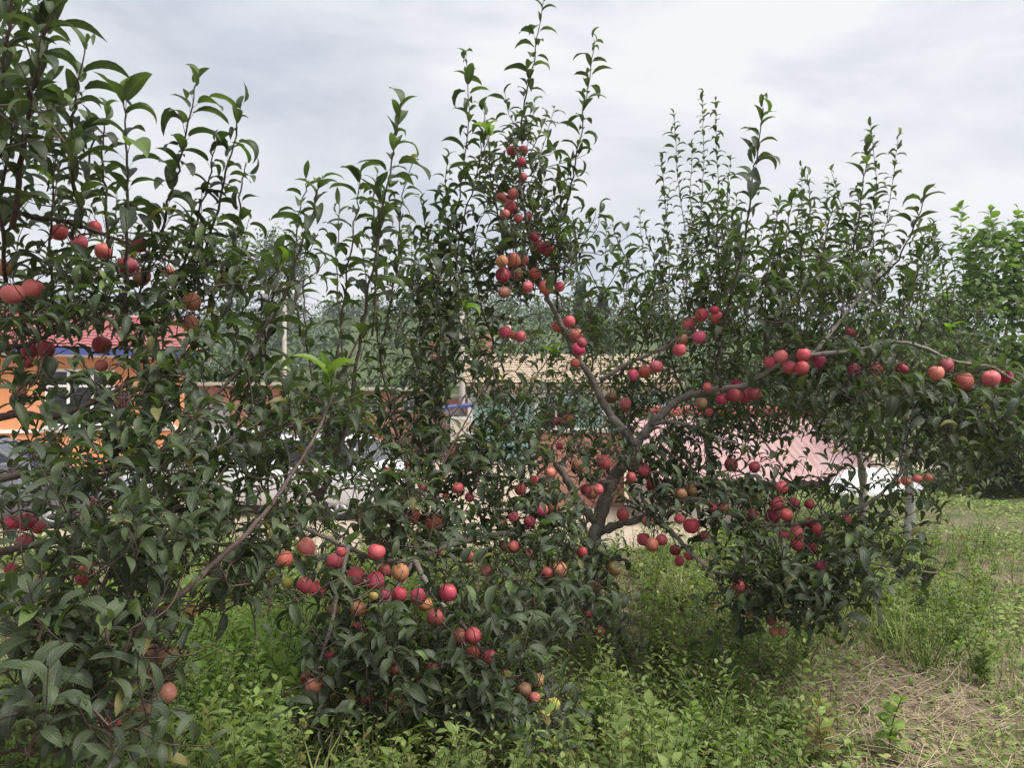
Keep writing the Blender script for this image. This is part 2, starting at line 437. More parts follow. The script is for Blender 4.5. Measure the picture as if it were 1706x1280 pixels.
# ------------------------------------------------------------------ apples (photo catalogue: cluster phrase, tree, depth, fruit)
APPLE_COL = {'P': ((0.56, 0.075, 0.12), 'pinkish crimson'), 'C': ((0.57, 0.115, 0.12), 'coral red'), 'O': ((0.53, 0.185, 0.12), 'orange'),
             'D': ((0.36, 0.042, 0.066), 'dark crimson'), 'Y': ((0.55, 0.40, 0.12), 'yellow'), 'B': ((0.32, 0.15, 0.085), 'dull olive-red')}
CLUSTERS = [
 ('in the fruit row on the upper left branch', 'A', 2.85, [(99,387,14,'C'),(133,405,13,'C'),(157,380,13,'D'),(172,420,15,'C'),(213,445,17,'D'),(232,408,12,'D'),(236,462,15,'O'),(281,452,11,'O')]),
 ('of three at the left edge above the orange house', 'A', 2.6, [(7,448,14,'O'),(21,490,17,'C'),(55,482,17,'C')]),
 ('hanging left of the red tiled roof', 'A', 2.8, [(49,585,13,'D'),(76,582,15,'D'),(47,605,10,'D')]),
 ('in the leaves before the orange house wall', 'A', 2.8, [(170,575,15,'D'),(169,610,11,'C'),(204,671,14,'C'),(35,652,10,'O')]),
 ('of two in dark leaves right of the orange house', 'A', 2.8, [(320,503,15,'O'),(318,540,14,'O')]),
 ('in the dark bunch at the lower left edge', 'A', 2.5, [(19,874,13,'D'),(44,871,14,'D'),(65,879,13,'D'),(40,904,14,'D'),(19,948,11,'D')]),
 ('of two below the dark bunch at left', 'A', 2.4, [(69,965,9,'B'),(141,960,15,'D')]),
 ('peeping small above the dark bunch at left', 'A', 2.8, [(151,837,8,'C')]),
 ('in the shaded bunch beside the bright green weeds', 'A', 2.3, [(258,1088,15,'B'),(281,1092,16,'B'),(253,1122,15,'B'),(278,1155,16,'B'),(241,1182,13,'B'),(318,1020,11,'Y')]),
 ('of the pair in the bottom left corner', 'A', 2.2, [(188,1205,12,'C'),(160,1210,11,'O')]),
 ('in the upper line of the low left limb', 'B', 3.2, [(473,932,14,'C'),(510,913,16,'C'),(557,937,14,'P'),(568,920,9,'P'),(593,960,15,'P'),(627,920,16,'P'),(625,968,15,'P'),(641,951,10,'C'),(667,955,15,'O')]),
 ('in the lower line of the low left limb', 'B', 3.25, [(478,971,11,'Y'),(507,976,13,'D'),(528,983,14,'P'),(554,1018,12,'B'),(597,1015,14,'O'),(595,1046,9,'C'),(623,993,8,'Y'),(641,992,9,'P'),(665,991,14,'P')]),
 ('of four right of the low left limb', 'B', 3.2, [(697,995,14,'P'),(709,1008,12,'O'),(746,988,15,'P'),(725,1030,14,'C')]),
 ('in the hanging bunch at lower centre', 'B', 3.2, [(766,1062,14,'O'),(788,1060,15,'C'),(789,1090,12,'C'),(816,1094,12,'C')]),
 ('of four just right of the bright weeds', 'B', 3.15, [(549,1095,9,'D'),(512,1132,12,'D'),(524,1146,15,'O'),(556,1166,10,'Y')]),
 ('in the shaded lowest twigs at bottom centre', 'B', 3.25, [(660,1118,9,'P'),(720,1113,10,'C'),(697,1138,13,'O'),(609,1168,11,'P'),(623,1160,8,'D'),(655,1164,10,'B'),(669,1176,13,'O')]),
 ('in the bunch nearest the ground by the trunk', 'B', 3.2, [(843,1125,9,'C'),(873,1150,12,'B'),(890,1164,10,'C'),(919,1176,14,'Y'),(910,1194,11,'Y'),(897,1134,11,'Y')]),
 ('scattered in the leaves left of the main trunk', 'B', 3.7, [(688,860,12,'C'),(723,872,15,'C'),(727,921,8,'P'),(781,928,11,'C'),(811,953,11,'O'),(705,814,8,'D'),(742,828,5,'C'),(763,814,10,'C'),(782,830,8,'P')]),
 ('in leaves between the pale limb and lower trunk', 'B', 3.8, [(839,872,7,'C'),(855,862,9,'C'),(882,870,10,'P'),(903,850,10,'P'),(920,849,10,'B'),(839,909,9,'B'),(855,911,10,'C'),(882,925,8,'C')]),
 ('of three left of the pale short limb', 'B', 4.0, [(867,816,11,'C'),(891,802,10,'C'),(916,788,10,'O')]),
 ('of three touching the left side of the trunk', 'B', 3.8, [(910,955,11,'D'),(931,951,13,'O'),(970,921,9,'D')]),
 ('of four hanging against the lower trunk', 'B', 4.1, [(991,978,9,'B'),(1024,948,12,'B'),(978,1023,9,'D'),(999,1052,9,'C')]),
 ('at the very top of the central leader', 'B', 4.2, [(852,251,8,'D'),(871,251,9,'D'),(869,270,8,'P'),(871,295,8,'P')]),
 ('in the upper bunch on the central leader', 'B', 4.1, [(835,330,9,'C'),(855,323,10,'C'),(850,344,11,'C'),(841,357,9,'C'),(863,364,9,'C'),(880,362,8,'D')]),
 ('of three right of the leader, halfway up', 'B', 4.1, [(891,394,8,'P'),(897,411,11,'C'),(912,415,12,'D')]),
 ('in the big left bunch on the leader', 'B', 4.0, [(836,436,11,'O'),(856,434,13,'O'),(871,434,10,'C'),(838,459,12,'D'),(861,457,12,'B'),(840,487,11,'B')]),
 ('of four right of the leader\'s big bunch', 'B', 4.0, [(891,456,11,'C'),(879,478,10,'C'),(909,478,12,'C'),(932,478,9,'C')]),
 ('of the trio hanging under the leader', 'B', 4.1, [(842,555,11,'P'),(856,559,8,'O'),(867,561,10,'P')]),
 ('clustered on the bare left limb above the fork', 'B', 4.15, [(929,544,10,'C'),(948,536,11,'P'),(959,558,11,'O'),(969,571,9,'D'),(964,582,11,'P'),(958,605,8,'C')]),
 ('of the row under the thin straight branch', 'B', 4.2, [(1054,625,10,'P'),(1074,619,11,'C'),(1093,611,11,'P')]),
 ('at the end of the thin straight branch', 'B', 4.1, [(1132,583,11,'P'),(1138,566,9,'B'),(1148,541,11,'P'),(1165,562,12,'P'),(1169,525,12,'P'),(1190,517,9,'D'),(1194,529,11,'P')]),
 ('of two inside the fork of bare limbs', 'B', 4.6, [(1018,663,11,'B'),(1042,673,11,'C')]),
 ('strung along the thick bare right limb', 'B', 4.2, [(1168,672,11,'B'),(1181,687,7,'C'),(1178,645,8,'C'),(1202,665,11,'P'),(1227,643,11,'P'),(1224,659,12,'D'),(1243,661,12,'C'),(1257,656,11,'D')]),
 ('in the bright bunch beyond the right limb', 'B', 3.95, [(1282,604,10,'P'),(1300,594,11,'C'),(1315,612,12,'C'),(1338,591,12,'P'),(1336,614,12,'C'),(1364,601,13,'P')]),
 ('of four between bright bunch and right edge', 'B', 4.1, [(1423,617,10,'P'),(1459,616,11,'D'),(1416,554,8,'D'),(1502,615,10,'D')]),
 ('on the long branch reaching the right edge', 'B', 3.7, [(1560,622,13,'C'),(1577,610,12,'D'),(1606,636,15,'C'),(1651,631,14,'C'),(1676,628,11,'D')]),
 ('of the dark pair before the pink roof', 'B', 4.2, [(1218,775,11,'D'),(1257,779,10,'D')]),
 ('around the trunk just below the fork', 'B', 4.1, [(963,775,11,'B'),(1005,770,13,'P'),(1051,796,9,'D'),(1074,784,11,'P'),(1088,807,11,'P'),(977,817,10,'D'),(986,823,10,'O'),(997,816,9,'C')]),
 ('under the low limb right of the trunk', 'B', 4.1, [(1038,858,11,'P'),(1079,869,10,'O'),(1072,899,12,'P'),(1086,908,11,'C'),(1102,900,10,'P'),(1125,917,9,'D'),(1148,926,9,'P'),(1132,935,9,'P')]),
 ('on the low right limb near the trunk', 'B', 4.05, [(1134,823,10,'B'),(1152,818,10,'B'),(1187,847,7,'P'),(1204,847,10,'O'),(1132,865,9,'P'),(1152,877,13,'P'),(1173,893,9,'C')]),
 ('in the crowded bunch atop the low right limb', 'B', 4.0, [(1303,812,10,'P'),(1296,840,12,'P'),(1322,839,11,'D'),(1349,840,8,'D'),(1287,860,13,'D'),(1310,858,11,'P'),(1254,858,9,'D')]),
 ('in the bunch under the low right limb', 'B', 3.95, [(1306,893,10,'P'),(1328,889,11,'D'),(1328,908,11,'P'),(1351,872,10,'D'),(1363,883,10,'P'),(1353,913,9,'D'),(1367,943,11,'P'),(1412,866,7,'C')]),
 ('of three in the drooping leaves at lower right', 'B', 3.9, [(1230,979,11,'C'),(1242,984,10,'C'),(1249,1022,8,'B')]),
 ('of the lowest trio at right above the weeds', 'B', 3.9, [(1285,1034,9,'C'),(1289,1053,8,'O'),(1302,1052,8,'O')]),
 ('in the small row above the white trunk', 'C', 7.2, [(1493,803,7,'C'),(1509,802,8,'O'),(1528,798,8,'C'),(1547,796,7,'O')]),
 ('tiny on the tree behind, before the hill', 'E', 7.9, [(721,575,5,'O'),(721,595,5,'O'),(732,594,5,'O'),(664,681,5,'O'),(790,713,5,'C')]),
 ('of three before the turquoise wall', 'B', 4.7, [(930,703,8,'P'),(947,698,9,'O'),(932,744,7,'C')]),
]
APPLES = []
for ci, (ph, tr, dep, lst) in enumerate(CLUSTERS):
    for k, (x, y, r, c) in enumerate(lst):
        d = dep + 0.06 * ((k * 7 + ci * 3) % 5 - 2)
        APPLES.append(dict(ci=ci, k=k, px=x, py=y, r=r * d / F * 0.96, rp=r, c=c, d=d, tree=tr, pos=P(x, y, d)))

# zones of the picture where the crowns are thin: (px, py, rx, ry, share of leaves left out)
THIN = [(130,592,45,22,.7),(125,645,34,36,.45),(125,715,40,14,.5),(250,585,18,12,.5),(300,690,10,24,.5),(590,748,34,18,.7),(475,733,32,12,.7),
        (685,775,28,40,.45),(622,663,34,20,.75),(430,662,40,22,.6),(769,650,13,95,.75),(768,705,30,32,.8),(885,686,60,18,.65),(880,618,70,22,.5),
        (1290,780,110,24,.4),(1390,785,60,34,.85),(1170,760,40,20,.4),(975,725,40,22,.5),(600,560,110,90,.45),(520,500,120,50,.6),(640,640,60,16,.75),
        (400,1130,105,95,.97),(330,1060,60,40,.7),(1100,990,80,70,.93),(1165,940,50,60,.6),(700,1040,40,40,.5),(480,1060,50,50,.8),
        (1510,880,20,45,.95),(590,860,30,40,.5),(990,480,60,50,.6),(470,470,60,30,.5)]

# ------------------------------------------------------------------ apple trees
class Nodes:
    """growing array of skeleton points"""
    def __init__(s, first): s.a = np.zeros((20000, 3)); s.n = 0; s += [first]
    def __iadd__(s, pts):
        pts = np.asarray(pts, float).reshape(-1, 3); s.a[s.n:s.n + len(pts)] = pts; s.n += len(pts); return s
    def append(s, p): s.a[s.n] = p; s.n += 1
    def get(s): return s.a[:s.n]
class Tree:
    def __init__(s, key, base, leafL, mat=M_LEAF, lod='MID', bark=M_BARK, thin=True, young=0.0):
        s.key = key; s.base = np.array(base, float); s.L = leafL; s.mat = mat; s.bark = bark; s.lod = lod; s.thin = thin; s.young = young
        s.limbs = []; s.shoots = []; s.twigs = MB(); s.nodes = Nodes(s.base)
        s.pos = []; s.X = []; s.Z = []; s.sc = []; s.ti = []; s.yo = []
    def leaf(s, pos, X, Z, sc, ti, yo):
        s.pos.append(pos); s.X.append(X); s.Z.append(Z); s.sc.append(sc); s.ti.append(ti); s.yo.append(yo)
    def limb(s, pts, r0, r1, pix=True, sides=10):
        p = catmull([P(*q) for q in pts] if pix else pts, 7)
        n = len(p); p[1:-1] += rng.normal(size=(n - 2, 3)) * r0 * 0.10
        rad = r0 + (r1 - r0) * np.linspace(0, 1, n) ** 0.8
        m = MB(); m.tube(p, rad * (1 + 0.06 * np.sin(np.arange(n) * 1.9) + 0.22 * (rng.random(n) < .12)), sides, wob=0.06)
        s.limbs.append(m); s.nodes += list(p)
        return p
    def leaves_on(s, p, spacing, L, start=0.1, tipfan=True, young=0.0, droop=0.0, el0=10, tipyoung=0.35, gap=0.0):
        seg = np.linalg.norm(np.diff(p, axis=0), axis=1); cum = np.concatenate([[0], np.cumsum(seg)]); tot = cum[-1]
        S = np.arange(start * tot, tot, spacing); S = S + rng.uniform(-0.3, 0.3, len(S)) * spacing
        S = np.clip(S, 0, tot * 0.999)
        if gap: S = S[rng.random(len(S)) > gap]
        if not len(S): return
        pt = np.stack([np.interp(S, cum, p[:, k]) for k in range(3)], 1)
        Td = norm(np.gradient(p, axis=0)); T = norm(np.stack([np.interp(S, cum, Td[:, k]) for k in range(3)], 1))
        ref = np.where(np.abs(T[:, 2:3]) > 0.9, np.array([[1., 0, 0]]), np.array([[0, 0, 1.]]))
        U = norm(np.cross(T, ref)); W = np.cross(T, U)
        a = np.arange(len(S)) * 2.399 + rng.uniform(0, 6.28) + rng.normal(0, 0.25, len(S))
        o = np.cos(a)[:, None] * U + np.sin(a)[:, None] * W
        f = S / tot
        tipf = np.clip((f - 0.86) / 0.14, 0, 1) if tipfan else np.zeros(len(S))
        el = np.radians(el0 + rng.normal(0, 13, len(S)) + 48 * tipf - droop)
        Xa = o * np.cos(el)[:, None] + T * np.sin(el)[:, None]
        up = np.array([0, 0, 1.])
        Za = T * 0.35 + up * 0.9 + rng.normal(0, 0.22, (len(S), 3))
        sc = L * np.clip(rng.normal(0.95, 0.2, len(S)), 0.45, 1.35) * (1 - 0.3 * tipf) * np.clip(0.75 + f * 1.2, 0, 1)
        yo = np.clip(young + tipf * tipyoung * rng.uniform(0.4, 1, len(S)), 0, 1)
        ti = rng.beta(1.5, 1.9, len(S)) * 0.95
        ti = np.where(rng.random(len(S)) < 0.012, 0.985, ti)
        s.leaf(pt, Xa, Za, sc, ti, yo)
    def shoot(s, pts, r0=0.006, r1=0.0018, L=None, spacing=0.0245, pix=True, gap=0.03, young=0.0, tipyoung=0.3, start=0.08):
        p = catmull([P(*q) for q in pts] if pix else pts, 6)
        p[1:-1] += rng.normal(size=(len(p) - 2, 3)) * 0.004
        m = MB(); m.tube(p, np.linspace(r0, r1, len(p)), 6); s.shoots.append(m)
        s.nodes += list(p[: int(len(p) * 0.75)])
        s.leaves_on(p, spacing, (L or s.L) * 1.14, start, True, young + s.young, tipyoung=tipyoung, gap=gap)
        return p
    def connect(s, q, r=0.0032):
        N = s.nodes.get(); d = np.sqrt(((N - q) ** 2).sum(1)); i = int(np.argmin(d))
        if d[i] < 0.02: return N[i].copy()
        a = N[i].copy(); mid = (a + q) / 2 + np.array([0, 0, 0.08 * d[i]]) + rng.normal(0, 0.05, 3) * d[i]
        p = catmull([a, mid, q], 4 if d[i] < 0.25 else 6)
        s.twigs.tube(p, np.linspace(r * (1 + min(1.2, d[i])), r * 0.7, len(p)), 5, cap=False)
        s.nodes += list(p[2:])
        return a
    def fill(s, blobs):
        Q = []
        for (px, py, rx, ry, d, rd, n) in blobs:
            a = rng.uniform(0, 2 * math.pi, n); q = np.sqrt(rng.random(n))
            for k in range(n):
                Q.append(P(px + rx * q[k] * math.cos(a[k]), py + ry * q[k] * math.sin(a[k]), d + rng.uniform(-rd, rd)))
        Q = np.array(Q); Q = Q[Q[:, 2] > 0.12]
        if s.thin:
            qx, qy, _ = proj(Q); ok = np.ones(len(Q), bool)
            for (x, y, rx, ry, pr) in THIN:
                ok &= ~((((qx - x) / rx) ** 2 + ((qy - y) / ry) ** 2 < 1) & (rng.random(len(Q)) < pr))
            Q = Q[ok]
        N = s.nodes.get().copy()
        dd = np.array([np.min(np.linalg.norm(N - q, axis=1)) for q in Q])
        for i in np.argsort(dd):
            q = Q[i]; a = s.connect(q)
            v = q - a; v = v / (np.linalg.norm(v) + 1e-6)
            ax = q - np.array([s.base[0], s.base[1], q[2]]); ax = ax / (np.linalg.norm(ax) + 1e-6)
            dr = norm(v * 0.5 + ax * 0.35 + np.array([0, 0, 0.45]) + rng.normal(0, 0.45, 3))
            ln = s.L * rng.uniform(1.2, 2.8)
            p = catmull([q, q + dr * ln * 0.5 + rng.normal(0, 0.08, 3) * ln, q + dr * ln + np.array([0, 0, 0.12 * ln])], 3)
            s.twigs.tube(p, np.linspace(0.0026, 0.0012, len(p)), 4, cap=False)
            s.nodes.append(p[-1])
            s.leaves_on(p, s.L * 0.33, s.L * rng.uniform(0.8, 1.05), 0.0, True, s.young * rng.uniform(0.4, 1.2), droop=rng.uniform(-6, 18), el0=13, tipyoung=0.12)
    def tuft(s, px, py, d, L, n=6, young=0.95):
        q = P(px, py, d); s.connect(q)
        a = np.arange(n) * 2.399 + rng.uniform(0, 6); el = np.radians(np.linspace(30, 72, n))
        X = np.stack([np.cos(a) * np.cos(el), np.sin(a) * np.cos(el), np.sin(el)], 1)
        s.leaf(np.tile(q, (n, 1)), X, np.tile([[0, 0, 1.0]], (n, 1)) + rng.normal(0, .15, (n, 3)), L * np.linspace(1.1, 0.6, n), rng.random(n) * 0.5, np.full(n, young))
    def spur(s, a):
        """short fruiting spur with a rosette of leaves that carries an apple"""
        top = a['pos'] + np.array([0, 0, a['r'] * 1.35])
        s.connect(top, 0.003)
        n = rng.integers(3, 6)
        an = rng.uniform(0, 6.28) + np.arange(n) * 2.399; el = np.radians(rng.uniform(0, 45, n))
        X = np.stack([np.cos(an) * np.cos(el), np.sin(an) * np.cos(el), np.sin(el)], 1)
        s.leaf(np.tile(top, (n, 1)), X, np.tile([[0, 0, 1.0]], (n, 1)) + rng.normal(0, .2, (n, 3)), s.L * rng.uniform(0.65, 0.95, n), rng.beta(2, 2.2, n) * 0.93, np.zeros(n))
    def arrays(s):
        s.A = [np.vstack(s.pos), np.vstack(s.X), np.vstack(s.Z), np.concatenate(s.sc), np.concatenate(s.ti), np.concatenate(s.yo)]
        pos, X, Z, sc, ti, yo = s.A
        c = pos + norm(X) * (sc * 0.7)[:, None]
        px, py, f = proj(c)
        keep = (c[:, 2] > 0.03) & (c[:, 1] > 0.55)
        for a in APPLES:   # fruit mostly hangs clear of the leaves
            rr = np.hypot(px - a['px'], py - a['py'])
            hit = (rr < a['rp'] * 1.05 + sc * F / f * 0.22) & (f < a['d'] + 0.05)
            pr = 0.85 if a['c'] == 'B' else 0.95
            keep &= ~(hit & (rng.random(len(px)) < pr))
        if s.thin:
            for (x, y, rx, ry, pr) in THIN:
                q = ((px - x) / rx) ** 2 + ((py - y) / ry) ** 2
                keep &= ~((q < 1) & (rng.random(len(px)) < pr * 0.7))
            for (x0, y0, x1, y1, wd) in BARE:
                dx, dy = x1 - x0, y1 - y0; t = np.clip(((px - x0) * dx + (py - y0) * dy) / (dx * dx + dy * dy), 0, 1)
                hit = (np.hypot(px - x0 - t * dx, py - y0 - t * dy) < wd + 7) & (f < 4.75)
                keep &= ~(hit & (rng.random(len(px)) < 0.88))
        s.A = [a[keep] for a in s.A]; s.px, s.py, s.f = px[keep], py[keep], f[keep]

# lengths of limb the photo shows bare (px)
BARE = [(1060,740,1000,650,8),(1000,650,955,590,8),(1065,735,1110,685,10),(1110,685,1200,648,9),(1200,648,1250,640,6),(1000,635,1120,572,5),
        (985,850,930,775,9),(988,900,1005,850,12),(1005,850,1030,790,8),(1000,885,1060,868,8),(945,825,1030,803,4),(1200,850,1300,872,6),
        (300,990,450,840,6),(450,840,530,720,5),(170,1090,300,990,6),(190,930,150,1020,4),(510,883,600,918,6),(1300,872,1460,830,4),(1460,830,1530,720,4),
        (253,761,369,648,4),(100,690,240,625,4),(590,600,620,430,3),(733,782,891,543,3),(1090,705,1150,705,4),(1440,490,1370,560,4),(1500,570,1590,600,4)]

TREES = {}
# --- tree B: the main fruiting tree
B = Tree('B', P(1012, 1094, 4.5) * np.array([1, 1, 0]), 0.093)
B.limb([(1014,1110,4.5),(1000,1040,4.5),(988,970,4.45),(986,920,4.4),(1000,860,4.4),(1022,800,4.4),(1050,758,4.4),(1062,736,4.4)], 0.052, 0.030, sides=14)
B.limb([(1060,742,4.4),(1030,708,4.4),(1008,678,4.38),(990,640,4.35),(962,595,4.3),(938,548,4.25),(915,500,4.2),(890,430,4.2),(870,330,4.2),(862,245,4.2)], 0.027, 0.007)
B.limb([(1060,742,4.4),(1082,712,4.38),(1108,684,4.34),(1140,662,4.3),(1190,650,4.2),(1245,640,4.1),(1300,606,4.05),(1360,585,4.0)], 0.028, 0.009)
B.limb([(1000,634,4.35),(1050,604,4.3),(1110,577,4.25),(1150,545,4.2),(1180,520,4.2)], 0.014, 0.007)
B.limb([(1086,708,4.36),(1115,703,4.3),(1150,710,4.2),(1190,728,4.1),(1250,745,4.05)], 0.013, 0.005)
B.limb([(990,868,4.4),(965,838,4.35),(945,800,4.3),(926,772,4.3)], 0.026, 0.018)
B.limb([(928,775,4.3),(890,740,4.25),(840,660,4.2),(790,560,4.2)], 0.008, 0.004, sides=7)
B.limb([(1028,802,4.4),(990,806,4.3),(955,818,4.2),(900,842,4.0),(820,850,3.85)], 0.013, 0.005)
B.limb([(992,890,4.4),(1030,874,4.3),(1062,866,4.25),(1110,842,4.2),(1160,832,4.15),(1205,852,4.1),(1245,863,4.05),(1300,876,4.0),(1398,858,3.95),(1458,830,3.9),(1510,777,3.9),(1535,714,3.9)], 0.024, 0.005)
B.limb([(1080,862,4.25),(1120,888,4.15),(1155,925,4.0),(1200,955,3.9),(1290,955,3.85),(1400,930,3.8),(1480,945,3.8),(1560,955,3.8)], 0.014, 0.004)
B.limb([(986,930,4.42),(930,905,4.2),(850,890,3.9),(760,905,3.6),(680,935,3.4),(620,930,3.3),(575,910,3.2),(510,882,3.15)], 0.019, 0.008)
B.limb([(690,932,3.42),(720,990,3.3),(760,1030,3.25),(800,1080,3.2),(830,1130,3.15),(860,1180,3.1)], 0.013, 0.004)
B.limb([(580,912,3.2),(565,980,3.15),(550,1050,3.1),(530,1120,3.1),(545,1180,3.1),(543,1270,3.05)], 0.010, 0.003)
B.limb([(1340,592,4.0),(1420,585,4.0),(1490,570,3.95),(1540,580,3.9),(1590,602,3.8),(1650,612,3.75),(1700,640,3.7)], 0.013, 0.005)
B.limb([(1360,585,4.0),(1400,535,4.1),(1440,485,4.2),(1490,430,4.3)], 0.012, 0.005)
B.limb([(690,932,3.42),(620,1060,3.3),(640,1130,3.25),(700,1150,3.2)], 0.010, 0.004)
for pts, kw in [
  ([(862,250,4.2),(875,170,4.18),(890,90,4.15),(905,3,4.1)], {}),
  ([(905,440,4.2),(945,330,4.15),(960,260,4.1),(975,165,4.1),(990,66,4.05)], {}),
  ([(700,560,4.0),(747,415,4.0),(768,310,4.0),(780,200,4.0),(776,95,4.0)], {}),
  ([(850,470,4.15),(838,400,4.1),(818,295,4.05),(808,178,4.0)], {}),
  ([(760,520,4.1),(765,400,4.0),(795,290,3.9),(805,215,3.9)], {}),
  ([(527,842,3.0),(560,760,2.95),(582,680,2.9),(600,560,2.85),(622,430,2.8),(648,290,2.8),(668,182,2.75)], dict(r0=0.011, L=0.10)),
  ([(540,760,3.0),(560,600,3.0),(580,450,2.95),(592,360,2.95),(602,285,2.9)], dict(L=0.092)),
  ([(384,725,2.9),(430,600,2.9),(472,490,2.85),(510,380,2.85),(537,292,2.8)], dict(r0=0.009, L=0.095)),
  ([(640,900,3.5),(733,782,3.6),(810,640,3.8),(891,543,3.9)], dict(r0=0.007, spacing=0.05)),
  ([(770,800,3.9),(840,710,4.0),(905,610,4.1),(922,580,4.1)], dict(spacing=0.05)),
  ([(1200,646,4.15),(1196,590,4.1),(1212,510,4.0),(1235,430,3.9),(1252,320,3.8),(1262,255,3.7),(1272,180,3.6)], dict(r0=0.009, L=0.105)),
  ([(1225,560,4.1),(1200,460,4.2),(1195,360,4.2),(1200,330,4.2)], {}),
  ([(1400,535,4.1),(1420,430,4.2),(1435,330,4.2),(1448,240,4.2)], dict(L=0.1)),
  ([(1440,485,4.2),(1490,440,4.1),(1520,385,4.0),(1542,328,3.9)], dict(L=0.105)),
  ([(1310,600,4.1),(1300,500,4.2),(1310,400,4.3),(1320,330,4.3)], {}),
  ([(1140,655,4.4),(1100,560,4.5),(1060,480,4.6),(1020,372,4.7)], dict(L=0.085)),
  ([(680,830,3.8),(690,700,4.0),(700,560,4.1),(690,440,4.2)], {}),
  ([(950,590,4.3),(1000,500,4.4),(1040,430,4.5)], {}),
  ([(560,640,3.2),(610,520,3.3),(600,400,3.4)], {}),
  ([(1395,860,3.95),(1480,920,3.85),(1590,960,3.8)], dict(spacing=0.045)),
  ([(1100,740,4.2),(1150,780,4.1),(1200,800,4.05),(1290,770,4.0)], dict(spacing=0.04)),
  ([(1560,690,3.85),(1600,760,3.8),(1660,790,3.8),(1706,790,3.8)], dict(spacing=0.045)),
  ([(690,820,3.9),(640,640,3.9),(625,500,3.8),(632,400,3.8),(640,320,3.8)], {}),
  ([(560,780,3.3),(520,620,3.3),(505,480,3.3),(512,380,3.3)], dict(L=.09)),
  ([(600,760,3.6),(572,600,3.6),(560,450,3.6),(566,340,3.6)], dict(L=.09)),
  ([(720,760,4.0),(735,600,4.0),(728,460,4.0),(738,330,4.0)], {}),
  ([(760,640,4.1),(745,520,4.1),(715,430,4.1),(705,340,4.1)], {}),
  ([(840,620,4.2),(800,500,4.1),(790,400,4.1),(820,330,4.0)], {}),
  ([(930,520,4.2),(925,440,4.1),(930,370,4.1),(940,300,4.1)], {}),
  ([(985,620,4.4),(985,520,4.4),(960,440,4.3),(965,380,4.3)], {}),
  ([(1060,600,4.4),(1085,520,4.4),(1090,440,4.4),(1075,380,4.4)], dict(L=.085)),
  ([(1280,600,4.2),(1275,500,4.2),(1285,420,4.2),(1300,340,4.2)], {}),
  ([(1370,560,4.2),(1365,470,4.3),(1375,400,4.3),(1390,330,4.3)], {}),
  ([(1480,560,4.0),(1520,490,4.0),(1530,430,4.0)], {}),
  ([(480,800,3.0),(450,680,3.0),(440,560,2.95),(452,470,2.9)], dict(L=.09)),
  ([(640,560,3.7),(662,440,3.7),(668,340,3.7),(690,260,3.7)], dict(L=.085)),
  ([(500,560,3.1),(490,450,3.1),(498,360,3.1),(515,300,3.1)], dict(L=.08)),
  ([(620,560,3.3),(628,440,3.3),(622,340,3.3),(628,290,3.3)], dict(L=.08)),
  ([(745,560,4.1),(752,450,4.1),(742,340,4.1),(745,260,4.1)], dict(L=.08)),
  ([(1345,520,4.3),(1335,430,4.3),(1350,350,4.3),(1345,290,4.3)], dict(L=.08)),
]: B.shoot(pts, **kw)
B.fill([(865,310,42,95,4.2,.22,44),(875,440,75,60,4.15,.28,62),(940,430,70,60,4.2,.25,26),(760,450,80,70,4.1,.4,18),(700,570,110,80,4.1,.45,40),(640,720,130,110,3.9,.45,92),(800,660,120,80,4.25,.4,58),(900,720,100,60,4.3,.3,34),(540,700,80,80,3.4,.3,30),
        (790,770,150,60,4.1,.4,88),(800,865,190,80,3.9,.45,150),(640,880,150,60,3.5,.4,66),(560,1010,110,60,3.2,.3,52),(600,1120,110,80,3.15,.3,60),(780,1115,140,80,3.2,.3,78),
        (880,1000,100,80,3.5,.35,70),(870,1200,120,50,3.05,.2,40),(520,1220,60,50,3.0,.2,14),(985,1000,60,90,4.2,.15,34),(1030,780,50,40,4.2,.1,8),(1050,540,80,70,4.5,.4,30),(1080,690,110,50,4.7,.25,26),
        (1050,800,110,60,4.25,.3,50),(960,680,90,70,4.5,.3,20),(1170,760,120,40,4.4,.35,40),(1260,570,120,90,4.5,.5,72),(1400,550,120,80,4.3,.5,76),(1340,440,120,60,4.6,.5,22),(1480,640,150,36,4.0,.35,70),
        (1600,690,110,70,3.85,.3,86),(1660,740,70,50,3.8,.2,22),(1180,850,120,50,4.1,.3,50),(1320,850,120,55,4.0,.3,56),(1300,955,160,50,3.85,.3,92),(1480,860,100,40,3.9,.3,22),(1530,945,60,28,3.8,.2,8),
        (1240,1010,60,35,3.9,.2,20),(1330,1000,100,40,3.85,.2,40),(1010,1030,50,50,4.1,.12,14),(700,1050,110,60,3.3,.3,34),(930,900,60,50,4.0,.2,22),(620,1180,90,50,3.15,.2,26),(770,1190,90,40,3.15,.2,24),(1440,770,110,45,4.0,.3,30),(1320,700,150,40,4.4,.4,36),(1120,620,90,60,4.6,.3,30),(1180,460,80,80,4.5,.4,36)])
for t in [(775,528,3.9,0.11),(922,598,4.1,0.1),(948,694,4.3,0.09),(1580,560,4.2,.09),(930,440,4.0,.085),(610,500,3.2,.08),(815,230,3.85,.1)]: B.tuft(*t)
TREES['B'] = B

